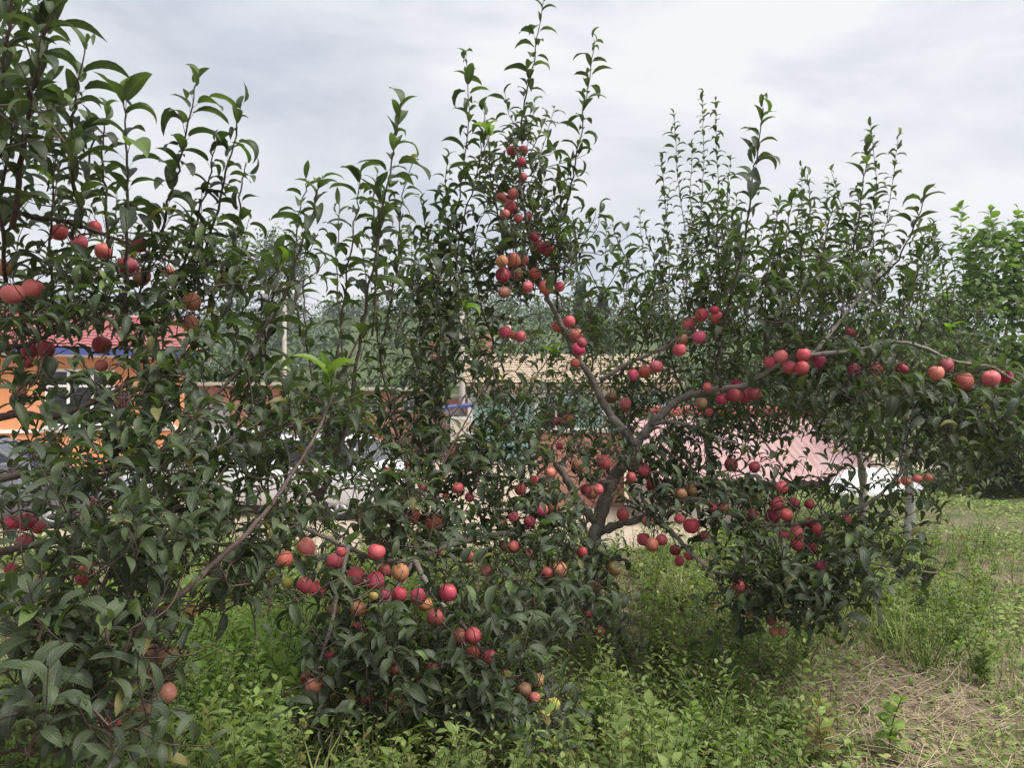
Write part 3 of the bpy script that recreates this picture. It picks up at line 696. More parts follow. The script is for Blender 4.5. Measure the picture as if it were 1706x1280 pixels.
# --- tree A: near tree, trunk just outside the left edge
A = Tree('A', (-2.15, 2.55, 0), 0.078, lod='FINE')
A.limb([np.array([-2.15, 2.55, -0.02]), np.array([-2.12, 2.53, .35]), np.array([-2.1, 2.5, .8]), np.array([-2.12, 2.55, 1.3]), np.array([-2.05, 2.6, 1.9]), np.array([-2.1, 2.6, 2.5])], 0.06, 0.03, pix=False, sides=12)
A.limb([np.array([-2.1, 2.5, .75]), P(-60, 1200, 1.75), P(60, 1150, 1.8), P(170, 1092, 1.85), P(290, 1000, 1.95), P(350, 945, 2.0), P(430, 868, 2.1), P(480, 800, 2.2), P(530, 718, 2.35), P(556, 655, 2.4)], 0.014, 0.0035, pix=False)
A.limb([(105,1128,1.82),(150,1020,1.85),(190,935,1.9),(206,888,1.95),(240,800,2.05)], 0.007, 0.003)
A.limb([np.array([-2.1, 2.5, 1.0]), P(0, 800, 2.3), P(120, 790, 2.3), P(253, 761, 2.35), P(310, 705, 2.4), P(369, 648, 2.45), P(420, 590, 2.5)], 0.014, 0.004, pix=False)
A.limb([np.array([-2.1, 2.5, 1.25]), P(0, 697, 2.5), P(100, 692, 2.5), P(190, 652, 2.55), P(240, 622, 2.6), P(330, 560, 2.7)], 0.013, 0.004, pix=False)
A.limb([np.array([-2.08, 2.58, 1.6]), P(0, 580, 2.6), P(40, 575, 2.65), P(95, 552, 2.75), P(200, 500, 2.85), P(320, 480, 2.9)], 0.013, 0.004, pix=False)
A.limb([np.array([-2.05, 2.6, 1.9]), P(0, 364, 2.5), P(60, 362, 2.6), P(120, 372, 2.75), P(200, 400, 2.85), P(270, 430, 2.9), P(330, 460, 2.9)], 0.012, 0.004, pix=False)
A.limb([np.array([-2.1, 2.5, .9]), P(0, 920, 2.2), P(120, 900, 2.25), P(260, 890, 2.4), P(380, 910, 2.5)], 0.013, 0.004, pix=False)
A.limb([P(170, 1092, 1.85), P(230, 1080, 2.1), P(262, 1070, 2.25), P(275, 1110, 2.3), P(250, 1180, 2.3)], 0.006, 0.003, pix=False)
for pts, kw in [
  ([(240,470,2.75),(262,395,2.7),(292,300,2.65),(315,205,2.6),(329,122,2.6)], dict(L=.1)),
  ([(210,600,2.7),(210,480,2.6),(213,350,2.5),(211,240,2.45),(206,165,2.4)], dict(L=.115, r0=.008)),
  ([(325,470,2.85),(362,350,2.8),(384,255,2.75),(402,172,2.7)], dict(L=.095)),
  ([(135,380,2.65),(122,270,2.5),(124,180,2.4),(142,82,2.35)], dict(L=.105, r0=.008)),
  ([(20,380,2.3),(40,230,2.2),(62,120,2.1),(82,15,2.05),(90,-40,2.0)], dict(L=.105, r0=.009)),
  ([(-30,380,2.2),(-10,200,2.1),(15,60,2.0),(25,-40,1.95)], dict(L=.11, r0=.009)),
  ([(-60,300,2.3),(-30,150,2.2),(0,20,2.2),(10,-60,2.2)], dict(L=.11, r0=.009)),
  ([(120,400,2.8),(140,320,2.8),(155,235,2.8),(160,210,2.8)], dict(L=.085)),
  ([(240,620,2.7),(236,470,2.7),(260,400,2.75)], dict(L=.09)),
  ([(420,600,2.5),(455,500,2.6),(470,440,2.7)], dict(L=.095)),
  ([(90,550,2.75),(85,420,2.7),(92,320,2.65),(90,250,2.6)], dict(L=.095)),
  ([(350,500,2.9),(390,420,2.9),(400,330,2.85),(410,270,2.8)], dict(L=.085)),
  ([(10,470,2.6),(0,330,2.4),(20,220,2.3),(15,140,2.2)], dict(L=.1, r0=.007)),
  ([(285,500,2.85),(318,400,2.8),(345,310,2.75),(362,235,2.7)], dict(L=.08)),
  ([(180,420,2.85),(178,330,2.8),(172,240,2.75),(178,190,2.7)], dict(L=.08)),
]: A.shoot(pts, **kw)
A.fill([(15,150,60,150,2.2,.3,24),(40,330,60,50,2.6,.35,8),(200,440,190,50,2.85,.3,50),(330,500,90,60,2.85,.3,30),(40,540,80,60,2.6,.3,20),(280,570,80,50,2.75,.3,24),(60,640,70,60,2.6,.3,18),
        (330,640,110,60,2.6,.3,32),(220,690,120,40,2.5,.3,20),(200,780,230,60,2.35,.35,59),(160,880,190,80,2.15,.35,66),(130,1000,170,90,1.95,.3,52),(90,1120,130,90,1.75,.2,32),(40,1220,70,50,1.6,.15,10),
        (440,800,100,70,2.5,.3,32),(400,900,110,60,2.4,.3,36),(460,690,70,60,2.6,.3,18),(330,980,70,50,2.2,.2,15),(250,1130,50,60,2.3,.1,13),(170,1200,50,40,2.2,.1,9),(130,650,120,60,2.6,.3,34),(190,1140,90,90,1.85,.2,22),(230,1060,70,50,1.95,.2,12),(110,1220,110,50,1.7,.15,14),(100,525,110,26,2.7,.3,26),(400,1000,100,40,2.4,.2,16),(430,480,50,50,2.8,.3,9)])
A.tuft(548, 650, 2.4, 0.125, 7, .72); A.tuft(470, 450, 2.75, 0.09, 5, .7)
TREES['A'] = A

def back_tree(key, basepx, d, H, spreads, shoots, blobs, L=0.085, extra=0, **kw):
    x = (basepx - CX) / F * d
    t = Tree(key, (x, d, float(ground_z(x, d))), L, lod='FAR', **kw)
    b = t.base
    top = b + np.array([0.15, 0, H * 0.55])
    t.limb([b - np.array([0, 0, .05]), b + np.array([.03, 0, H * .15]), b + np.array([-.04, .02, H * .32]), top], 0.055, 0.025, pix=False)
    for (px, py, dd) in spreads:
        e = P(px, py, dd); st = b + np.array([0, 0, H * rng.uniform(.2, .45)])
        mid = st * 0.5 + e * 0.5 + np.array([0, 0, -0.08])
        t.limb([st, mid, e], 0.022, 0.007, pix=False, sides=8)
    xsx = [q[0][0] for q in shoots]
    for k in range(extra):
        bx_ = rng.uniform(min(xsx) - 30, max(xsx) + 30); by = rng.uniform(500, 600); tp = by - rng.uniform(110, 210); tx = bx_ + rng.normal(0, 22)
        shoots = shoots + [[(bx_, by, d), ((bx_ + tx) / 2 + rng.normal(0, 8), (by + tp) / 2, d + rng.normal(0, .2)), (tx, tp, d + rng.normal(0, .3))]]
    for pts in shoots: t.shoot(pts, 0.006, 0.002, spacing=0.033, L=L * 1.18, gap=0.03)
    t.fill(blobs); TREES[key] = t
    return t
# --- C: white-trunked tree beside the open grass
Ct = back_tree('C', 1510, 7.7, 3.4, [(1420,640,7.4),(1600,640,7.5),(1500,520,7.8),(1560,800,7.2),(1450,800,7.3)],
   [[(1455,560,7.7),(1470,420,7.7),(1485,320,7.7),(1496,228,7.7)],[(1530,560,7.6),(1545,460,7.6),(1550,372,7.6)],[(1430,520,7.8),(1410,380,7.8),(1385,285,7.8)],[(1570,560,7.8),(1590,480,7.8),(1585,420,7.8)],
    [(1470,540,7.7),(1455,400,7.7),(1460,300,7.7),(1450,205,7.7)]],
   [(1500,720,120,60,7.5,.5,90),(1520,620,130,80,7.7,.6,110),(1480,520,110,70,7.8,.5,60),(1540,800,90,30,7.2,.3,26),(1440,450,80,60,7.8,.4,18),(1610,690,70,70,7.6,.4,80),(1590,560,60,60,7.7,.4,60)], bark=M_LIMEBARK, extra=12)
# --- D: dark-trunked tree before the pale sheet
back_tree('D', 1432, 9.3, 3.9, [(1380,700,9.2),(1320,600,9.3),(1460,560,9.3),(1400,480,9.4),(1500,640,9.0)],
   [[(1330,520,9.3),(1335,400,9.3),(1336,278,9.3)],[(1370,500,9.3),(1376,380,9.3),(1380,300,9.3)],[(1300,520,9.4),(1290,400,9.4),(1300,330,9.4)],[(1400,480,9.4),(1430,360,9.4),(1425,310,9.4)]],
   [(1400,620,110,60,9.3,.6,120),(1350,520,110,70,9.3,.6,70),(1430,680,80,50,9.2,.5,60),(1480,600,90,90,9.1,.5,70),(1330,640,80,40,9.2,.4,46),(1400,440,80,40,9.4,.5,14),(1380,700,90,30,9.2,.4,60)], extra=14)
# --- I: tall shoots behind the fork
back_tree('I', 1185, 8.6, 4.6, [(1120,560,8.5),(1240,560,8.6),(1180,470,8.6),(1080,640,8.5),(1270,640,8.5)],
   [[(1170,520,8.6),(1165,400,8.6),(1172,280,8.6),(1170,156,8.6)],[(1200,520,8.6),(1205,400,8.6),(1195,280,8.6),(1192,162,8.6)],[(1140,520,8.5),(1145,420,8.5),(1130,300,8.5),(1122,186,8.5)],
    [(1110,560,8.5),(1115,430,8.5),(1108,340,8.5),(1102,262,8.5)],[(1230,540,8.7),(1225,420,8.7),(1228,320,8.7)],[(1080,580,8.4),(1075,470,8.4),(1065,348,8.4)],[(1050,600,8.4),(1040,500,8.4),(1030,420,8.4)],
    [(1160,420,8.6),(1150,330,8.6),(1155,240,8.6)],[(1215,420,8.6),(1212,330,8.6),(1218,260,8.6)]],
   [(1160,520,90,70,8.6,.5,90),(1190,620,120,70,8.5,.6,110),(1080,600,80,80,8.5,.5,60),(1170,400,50,50,8.6,.3,20),(1260,660,110,45,8.4,.4,110),(1290,705,110,30,8.4,.4,70),(1150,690,90,40,8.4,.4,60),(1060,700,70,50,8.4,.4,40),(1180,720,80,30,8.3,.3,36)], extra=9)
# --- E: tree behind at centre
back_tree('E', 720, 8.0, 4.0, [(640,620,7.9),(800,620,8.0),(720,520,8.0),(660,760,7.8),(800,780,7.9),(880,560,8.2)],
   [[(660,560,8.0),(672,470,8.0),(665,392,8.0)],[(710,560,8.0),(720,450,8.0),(712,380,8.0)],[(790,560,8.0),(800,460,8.0),(790,390,8.0)],[(930,600,8.2),(950,500,8.2),(960,430,8.2)],[(1000,620,8.3),(1005,480,8.3),(1012,372,8.3)],
    [(870,600,8.1),(900,540,8.1),(895,500,8.1)],[(600,600,7.9),(620,520,7.9),(612,450,7.9)]],
   [(720,520,100,60,8.0,.5,46),(650,620,80,60,7.9,.5,34),(800,560,90,60,8.0,.5,46),(980,560,90,80,8.2,.5,80),(1000,680,90,50,8.2,.4,34),(760,740,110,40,7.9,.4,36),(650,800,80,30,7.8,.4,20),(880,640,110,50,8.0,.4,90),(960,720,70,40,8.1,.3,50),(820,690,110,40,8.0,.4,40),(560,700,100,50,7.8,.4,30)], extra=6)
# --- G: yellow-green tree with rounder leaves at the right edge
Gt = back_tree('G', 1665, 13.6, 5.0, [(1620,520,13.4),(1690,440,13.6),(1580,600,13.2),(1700,560,13.4)],
   [[(1610,560,13.4),(1605,450,13.4),(1600,345,13.4)],[(1650,520,13.6),(1655,430,13.6),(1650,350,13.6)],[(1690,540,13.6),(1690,430,13.6),(1695,355,13.6)],[(1580,600,13.2),(1570,520,13.2),(1560,450,13.2)],[(1720,520,13.6),(1720,420,13.6),(1720,350,13.6)]],
   [(1640,560,90,90,13.4,.6,230),(1670,460,60,80,13.6,.6,170),(1570,590,60,60,13.3,.5,90),(1690,640,60,50,13.6,.6,110),(1740,560,60,120,13.6,.6,90),(1650,720,80,60,13.4,.5,130),(1590,660,50,50,13.2,.4,50)], L=0.135, mat=M_LEAF2, young=0.3, thin=False)
# --- H: dark dense shrub closing the row
back_tree('H', 1690, 12.5, 3.0, [(1640,720,12.3),(1720,700,12.4),(1760,740,12.4)],
   [[(1640,700,12.4),(1640,640,12.4)],[(1700,690,12.4),(1710,620,12.4)]],
   [(1680,730,100,80,12.3,.6,620),(1670,785,110,30,12.2,.5,240),(1600,700,60,50,12.3,.6,120),(1780,720,80,80,12.3,.6,160)], L=0.11, thin=False)

for a in APPLES: TREES[a['tree']].spur(a)
for t in TREES.values(): t.arrays()

# which leaves can be picked out one by one: frontmost per picture cell, then the largest
allp = np.concatenate([np.stack([t.px, t.py, t.f, t.A[3] * F / t.f, np.full(len(t.px), i), np.arange(len(t.px))], 1) for i, t in enumerate(TREES.values())])
inn = (allp[:, 0] > 3) & (allp[:, 0] < 1703) & (allp[:, 1] > 3) & (allp[:, 1] < 1277)
cand = allp[inn]; cand = cand[np.argsort(cand[:, 2])]
cell = (cand[:, 0] // 9).astype(int) * 1000 + (cand[:, 1] // 9).astype(int)
_, first = np.unique(cell, return_index=True)
front = cand[first]; front = front[front[:, 3] >= 10]
TLABEL = {
 'B': ('main apple tree with forked bare limbs and many red apples at the centre', 'apple tree'),
 'A': ('nearest apple tree filling the left edge with large dark leaves', 'apple tree'),
 'C': ('apple tree with a whitish trunk standing in open grass at right', 'apple tree'),
 'D': ('apple tree with dark trunk in front of the white sheeting', 'apple tree'),
 'I': ('apple tree behind the fork with the cluster of tallest thin shoots', 'apple tree'),
 'E': ('apple tree behind the centre, before the concrete pole and hill', 'apple tree'),
 'G': ('yellow-green tree with rounder leaves at the right edge', 'tree'),
 'H': ('dark dense shrubby tree at right above the grass edge', 'tree')}
NLEAF = 0
for i, (key, t) in enumerate(TREES.items()):
    b = t.base
    root = empty('apple_tree' if key not in 'GH' else 'orchard_tree', b)
    tag(root, *TLABEL[key], group='trees in the orchard')
    tr = t.limbs[0].build('trunk', t.bark, root, b, smooth=True)
    for m in t.limbs[1:]: m.build('limb', M_SHOOT if key == 'A' else M_BARK, tr, b, smooth=True)
    for m in t.shoots: m.build('shoot', M_SHOOT, root, b, smooth=True)
    if t.twigs.n: tag(t.twigs.build('twigs', M_TWIG, root, b, smooth=True), kind='stuff')
    mine = front[front[:, 4] == i]; mine = mine[np.argsort(-mine[:, 3])][:300]
    idx = mine[:, 5].astype(int)
    rest = np.ones(len(t.px), bool); rest[idx] = False
    tm = {'FINE': LT_FINE, 'MID': LT_MID, 'FAR': LT_FAR}[t.lod] if key != 'G' else LT_ROUND
    pos, Xa, Za, sc, ti, yo = t.A
    V, T, U, TI, YO = batch_leaves(tm, pos[rest] - b, Xa[rest], Za[rest], sc[rest], ti[rest], yo[rest])
    crown = link('crown', mesh_np('crown', V, T, attrs={'luv': U, 'tint': TI, 'young': YO}, mat=t.mat), root)
    crown.color = (0, 0, 0, 1); tag(crown, kind='stuff')
    lm = leaf_meshes('round' if key == 'G' else 'fine', LT_ROUND if key == 'G' else LT_FINE, t.mat)
    for j in idx:
        x = norm(Xa[j]); z = norm(Za[j] - (Za[j] @ x) * x); y = np.cross(z, x)
        o = bpy.data.objects.new('leaf', lm[j % len(lm)]); col.objects.link(o); o.parent = crown
        p = pos[j] - b; k = sc[j]
        o.matrix_local = Matrix(((x[0]*k, y[0]*k, z[0]*k, p[0]), (x[1]*k, y[1]*k, z[1]*k, p[1]), (x[2]*k, y[2]*k, z[2]*k, p[2]), (0, 0, 0, 1)))
        o.color = (yo[j], ti[j], 0, 1)
    NLEAF += len(pos)
print('leaves', NLEAF)

# ------------------------------------------------------------------ apple meshes
def apple_mesh(seed):
    r = np.random.default_rng(seed); ns, nr = 16, 11
    V = []
    k1, k2 = r.uniform(0, 6, 2); el = 0.93 + 0.09 * r.random()
    for i in range(nr):
        th = math.pi * i / (nr - 1)
        for j in range(ns):
            ph = 2 * math.pi * j / ns
            rad = math.sin(th) * (1 + 0.05 * math.sin(2 * ph + k1) + 0.03 * math.cos(3 * ph + k2) + 0.02 * math.cos(5 * ph))
            rad *= 1 + 0.06 * math.cos(th)                       # a little wider at the shoulder
            z = math.cos(th) * el
            z -= 0.30 * math.exp(-(math.sin(th) / 0.33) ** 2) * (1 if th < math.pi / 2 else -0.62)
            V.append((rad, 0, z) if False else (rad * math.cos(ph), rad * math.sin(ph), z))
    q = [(i * ns + j, i * ns + (j + 1) % ns, (i + 1) * ns + (j + 1) % ns, (i + 1) * ns + j) for i in range(nr - 1) for j in range(ns)]
    q = [tuple(reversed(x)) for x in q]
    return mesh_np('apple', V, quads=q, mat=M_APPLE)
AM = [apple_mesh(s) for s in range(5)]
sm = MB(); sm.tube([(0, 0, 0.55), (0.03, 0.01, 0.85), (0.1, 0.02, 1.15), (0.13, 0.02, 1.42)], [0.045, 0.035, 0.035, 0.05], 6)
STEM = mesh_np('stem', np.vstack(sm.v), np.vstack(sm.t), np.vstack(sm.q), mat=M_STEM)
cm = MB()
for k in range(5):
    a = k * 1.2566
    cm.add([(0.02 * math.cos(a + 1.5), 0.02 * math.sin(a + 1.5), -0.66), (0.07 * math.cos(a - .5), 0.07 * math.sin(a - .5), -0.72), (0.11 * math.cos(a), 0.11 * math.sin(a), -0.84), (0.07 * math.cos(a + .5), 0.07 * math.sin(a + .5), -0.72)], quads=[(0, 1, 2, 3)])
CALYX = mesh_np('calyx', np.vstack(cm.v), None, np.vstack(cm.q), mat=M_STEM)
ORD = ['', 'second', 'third', 'fourth', 'fifth', 'sixth', 'seventh', 'eighth', 'ninth']
def rank_words(lst):
    n = len(lst); xs_ = [q[0] for q in lst]; ys_ = [q[1] for q in lst]
    if n == 1: return ['']
    horiz = (max(xs_) - min(xs_)) >= (max(ys_) - min(ys_))
    order = sorted(range(n), key=lambda k: xs_[k] if horiz else ys_[k])
    a, bw, fr = ('leftmost', 'rightmost', 'left') if horiz else ('topmost', 'lowest', 'top')
    wds = [''] * n
    for r_, k in enumerate(order):
        if r_ == 0: wds[k] = a
        elif r_ == n - 1: wds[k] = bw
        elif n == 3: wds[k] = 'middle one'
        else: wds[k] = f'{ORD[r_]} from {fr}'
    return wds
for ci, (ph, tr_, dep, lst) in enumerate(CLUSTERS):
    wd = rank_words(lst)
    for a in [q for q in APPLES if q['ci'] == ci]:
        o = link('apple', AM[(a['k'] * 3 + ci) % 5])
        o.location = a['pos']; q_ = a['r'] * rng.uniform(.96, 1.08); o.scale = (q_, q_, q_ * rng.uniform(1.0, 1.16))
        o.rotation_euler = (rng.normal(0, 0.35), rng.normal(0, 0.35), rng.uniform(0, 6.28))
        c, cn = APPLE_COL[a['c']]; j = rng.uniform(0.88, 1.12)
        o.color = (min(1, c[0] * j), c[1] * rng.uniform(0.8, 1.35), c[2] * rng.uniform(0.85, 1.2), 1)
        lab = f"{cn} apple{', ' + wd[a['k']] if wd[a['k']] else ''} {ph}"
        tag(o, lab, 'apple', 'apples on the trees')
        link('stem', STEM, o); link('calyx', CALYX, o)

# ------------------------------------------------------------------ village materials
def mat_brick(name, a, b):
    m = NM(name); br = m.n('ShaderNodeTexBrick', {'Scale': 1.0, 'Color1': (*a, 1), 'Color2': (*b, 1), 'Mortar': (0.36, 0.31, 0.27, 1), 'Mortar Size': 0.008, 'Brick Width': 0.25, 'Row Height': 0.07})
    sp = m.n('ShaderNodeSeparateXYZ', {'Vector': m.coord('Object')})
    cb = m.n('ShaderNodeCombineXYZ', {'X': m.math('ADD', sp.outputs[0], sp.outputs[1]), 'Y': sp.outputs[2]})
    m.l(cb.outputs[0], br.inputs['Vector'])
    m.base(m.mix(0.35, br.outputs[0], m.ramp(m.noise(2.5, 5), [(0.3, tuple(0.6 * x for x in a)), (0.7, tuple(min(1, 1.3 * x) for x in b))]))); m.rough(0.9, 0.2); m.bump(br.outputs['Fac'], -0.4, 0.01)
    return m.m
def mat_weathered(name, c, stain, dirt):
    m = NM(name); f = m.noise(1.1, 6, .65); mp = m.n('ShaderNodeMapping', {'Vector': m.coord('Object'), 'Scale': (7, 1.2, 1.2)}); g = m.noise(1.0, 5, .6, vec=mp.outputs[0])
    cc = m.mix(m.math('MULTIPLY', m.math('SUBTRACT', f, .42, True), 3.0, True), c, dirt)
    cc = m.mix(m.math('MULTIPLY', m.math('SUBTRACT', g, .55, True), 4.0, True), cc, stain)
    m.base(cc); m.rough(.6, .4); m.bump(f, .3, .02); return m.m
M_BRICK = mat_brick('red_brick', (0.36, 0.15, 0.105), (0.44, 0.20, 0.145))
M_ORANGE = mat_weathered('orange_render', (0.62, 0.25, 0.105), (0.52, 0.21, 0.10), (0.66, 0.33, 0.17))
M_WHITE = mat_plain('white_paint', (0.76, 0.75, 0.72), 0.06, 2, 0.6)
M_CREAM = mat_plain('cream_render', (0.62, 0.54, 0.42), 0.12, 1.5, 0.85)
M_TURQ = mat_weathered('turquoise_paint', (0.36, 0.64, 0.64), (0.28, 0.46, 0.46), (0.50, 0.68, 0.66))
M_BLUE = mat_plain('blue_trim', (0.045, 0.06, 0.22), 0.1, 3, 0.5)
M_REDTILE = mat_plain('red_roof_tile', (0.36, 0.12, 0.125), 0.22, 2.2, 0.35)
M_TANTILE = mat_plain('tan_roof_tile', (0.42, 0.33, 0.24), 0.18, 2.0, 0.8)
M_PINK = mat_weathered('faded_pink_sheet', (0.42, 0.25, 0.245), (0.33, 0.15, 0.13), (0.46, 0.36, 0.35))
M_RED = mat_plain('red_sheet', (0.42, 0.11, 0.10), 0.12, 1.5, 0.5)
M_PLASTIC = mat_plain('white_plastic_sheet', (0.78, 0.78, 0.79), 0.05, 1.5, 0.4, 0.4, 6)
M_CONC = mat_plain('concrete', (0.42, 0.38, 0.33), 0.14, 4, 0.9, 0.3, 50)
M_GREY = mat_plain('grey_metal', (0.30, 0.31, 0.33), 0.1, 5, 0.5)
M_DARK = mat_plain('black_plastic_sheet', (0.035, 0.038, 0.042), 0.3, 3, 0.45, 0.5, 8)
M_STONE = mat_plain('field_stone', (0.40, 0.37, 0.33), 0.25, 7, 0.9, 0.4, 40)
def mat_glass(name, c=(0.02, 0.024, 0.028)):
    m = NM(name); m.base(c); m.rough(0.06, 0.6); return m.m
M_GLASS = mat_glass('window_glass')
M_PAINTW = NM('white_car_paint'); M_PAINTW.base((0.72, 0.72, 0.73)); M_PAINTW.rough(0.25); M_PAINTW.b.inputs['Coat Weight'].default_value = 0.6; M_PAINTW = M_PAINTW.m
M_PAINTS = NM('silver_car_paint'); M_PAINTS.base((0.50, 0.51, 0.53)); M_PAINTS.rough(0.3); M_PAINTS.b.inputs['Metallic'].default_value = 0.4; M_PAINTS = M_PAINTS.m
M_PAINTG = NM('grey_car_paint'); M_PAINTG.base((0.13, 0.135, 0.16)); M_PAINTG.rough(0.28); M_PAINTG.b.inputs['Coat Weight'].default_value = 0.6; M_PAINTG = M_PAINTG.m
M_TYRE = mat_plain('tyre_rubber', (0.022, 0.022, 0.023), 0.2, 8, 0.85)
M_LAMP = mat_glass('tail_lamp_red', (0.55, 0.02, 0.03))
M_HEAD = mat_glass('head_lamp_clear', (0.55, 0.56, 0.58))

def bx(name, mat, parent, *b, bevel=0.0):
    m = MB(); 
    for q in b: m.box(*q)
    o = m.build(name, mat, parent)
    if bevel:
        md = o.modifiers.new('bevel', 'BEVEL'); md.width = bevel; md.segments = 2
    return o

def tile_roof(name, mat, parent, x0, x1, ya, za, yb, zb, pitch=0.22, row=0.34, over=0.0):
    """wavy tile courses from eave (ya,za) to ridge (yb,zb)"""
    L = math.hypot(yb - ya, zb - za); rows = max(2, int(L / row)); nxs = int((x1 - x0) / pitch * 4) + 1
    u = np.linspace(x0, x1, nxs); wave = 0.028 * (0.5 + 0.5 * np.cos((u - x0) / pitch * 2 * math.pi))
    s = []; h = []
    for r_ in range(rows):
        s += [r_ / rows, (r_ + 0.985) / rows]; h += [0.035, 0.0]
    s = np.array(s); h = np.array(h)
    Yy = ya + (yb - ya) * s; Zz = za + (zb - za) * s
    ny_ = -(zb - za) / L; nz_ = (yb - ya) / L
    sg = 1 if nz_ > 0 else -1
    off = h[:, None] + wave[None, :]
    V = np.stack([np.broadcast_to(u[None], off.shape), Yy[:, None] + ny_ * sg * off, Zz[:, None] + nz_ * sg * off], -1)
    n = len(u); i = (np.arange(len(s) - 1)[:, None] * n + np.arange(n - 1)[None]).ravel()
    m = MB(); m.add(V, quads=np.stack([i, i + 1, i + n + 1, i + n], -1))
    # underside sheet
    m.hexa([(x0, ya, za - .07), (x1, ya, za - .07), (x0, yb, zb - .07), (x1, yb, zb - .07), (x0, ya, za - .01), (x1, ya, za - .01), (x0, yb, zb - .01), (x1, yb, zb - .01)])
    return m.build(name, mat, parent, smooth=False)

def window(parent, x0, x1, y, z0, z1, mull=(), frame=0.07, mat=M_WHITE, transom=None, glass=M_GLASS):
    """window with frame bars, glass set back; y is the wall face, camera on the -y side"""
    o = bx('window', mat, parent, (x0, x1, y - .05, y - .002, z1 - frame, z1), (x0, x1, y - .05, y - .002, z0, z0 + frame), (x0, x0 + frame, y - .05, y - .002, z0 + frame, z1 - frame), (x1 - frame, x1, y - .05, y - .002, z0 + frame, z1 - frame))
    for mx in mull: bx('mullion', mat, o, (mx - .035, mx + .035, y - .046, y - .004, z0 + frame, z1 - frame))
    ed = [x0 + frame] + list(mull) + [x1 - frame]
    for a, b in zip(ed[:-1], ed[1:]):
        a2 = a + (.035 if a in mull else 0); b2 = b - (.035 if b in mull else 0)
        bx('pane', glass, o, (a2 + .001, b2 - .001, y - .022, y - .012, z0 + frame, z1 - frame))
    if transom: bx('transom', mat, o, (x0 + frame, x1 - frame, y - .044, y - .006, transom - .03, transom + .03))
    return o

def rel(o, loc):   # an empty carries the whole thing; its children are modelled in local metres
    return o
# --- orange house with red tiled roof
d = 19.5
h1 = empty('house', (-11.54, d, YARD), R(30)); tag(h1, 'orange rendered house with red tiled roof, blue eaves and white windows', 'house')
X0, X1 = -4.2, 3.05; EZ = 3.36
bx('wall', M_ORANGE, h1, (X0, X1, 0, 6.5, 0.35, EZ))
bx('plinth', M_CONC, h1, (X0 - .05, X1 + .05, -.05, 6.55, -0.05, .348))
bx('cornice', M_WHITE, h1, (X0 - .1, X1 + .1, -.12, -.003, EZ - .17, EZ - .06))
bx('sill_band', M_WHITE, h1, (X0 - .02, X1 + .02, -.06, -.003, 1.28, 1.36))
rf = tile_roof('roof', M_REDTILE, h1, X0 - .35, X1 + .35, -.45, EZ + .03, 3.2, EZ + 1.15)
tile_roof('rear_slope', M_REDTILE, rf, X0 - .35, X1 + .35, 6.9, EZ + .03, 3.22, EZ + 1.15)
bx('ridge', M_REDTILE, rf, (X0 - .36, X1 + .36, 3.08, 3.34, EZ + 1.13, EZ + 1.27), bevel=.05)
m = MB()
for gx in (X0, X1 - .12):
    m = MB(); m.add([(gx, .1, EZ), (gx, 6.4, EZ), (gx, 3.2, EZ + 1.08), (gx + .12, .1, EZ), (gx + .12, 6.4, EZ), (gx + .12, 3.2, EZ + 1.08)], tris=[(0, 2, 1), (3, 4, 5)], quads=[(0, 3, 5, 2), (1, 2, 5, 4)])
    m.build('gable', M_ORANGE, h1)
bx('fascia', M_BLUE, h1, (X0 - .36, X1 + .36, -.49, -.455, EZ - .13, EZ + .03))
bx('soffit', M_WHITE, h1, (X0 - .3, X1 + .3, -.455, -.125, EZ - .10, EZ - .065))
for (a, b_) in ((-0.2, 1.35), (-2.9, -1.2), (2.0, 2.75)):
    mm = [a + (b_ - a) * .33, a + (b_ - a) * .67] if b_ - a > 1 else [(a + b_) / 2]
    window(h1, a, b_, 0, 1.42, 2.88, mull=mm, transom=2.45)
    bx('window_sill', M_WHITE, h1, (a - .08, b_ + .08, -.12, -.062, 1.37, 1.415))
# --- brick sheds
def shed(lab, cx, d, wd, dp, hh, wins, doors=()):
    s = empty('brick_shed', (cx, d, YARD)); tag(s, lab, 'shed', 'brick sheds beyond the yard')
    bx('wall', M_BRICK, s, (-wd / 2, wd / 2, 0, dp, -.05, hh))
    bx('roof', M_CONC, s, (-wd / 2 - .15, wd / 2 + .15, -.22, dp + .2, hh + .003, hh + .14), bevel=.02)
    for (a, b_, z0, z1) in wins:
        window(s, a, b_, 0, z0, z1, mull=[(a + b_) / 2], frame=.045, mat=M_GREY)
        bx('lintel', M_CONC, s, (a - .12, b_ + .12, -.03, -.002, z1 + .003, z1 + .12))
    for (a, b_, z1) in doors:
        dr = bx('door', M_GREY, s, (a, b_, -.04, -.002, 0, z1)); bx('handle', M_DARK, dr, (b_ - .16, b_ - .1, -.07, -.041, .95, 1.1))
    return s
shed('salmon brick shed with one dark window behind the parked cars', -10.1, 29, 3.4, 3, 2.6, [(0.05, .75, 1.75, 2.3)], [(-1.4, -.5, 1.95)])
shed('brick shed with a two-pane window under the maize strip', -4.7, 29.5, 2.7, 3, 2.42, [(-.95, -.4, 1.62, 2.18), (.55, 1.0, 1.62, 2.1)])
shed('low brick shed beside the concrete pole', -1.9, 27, 2.3, 3, 2.12, [(-.4, 0.1, 1.2, 1.6)])
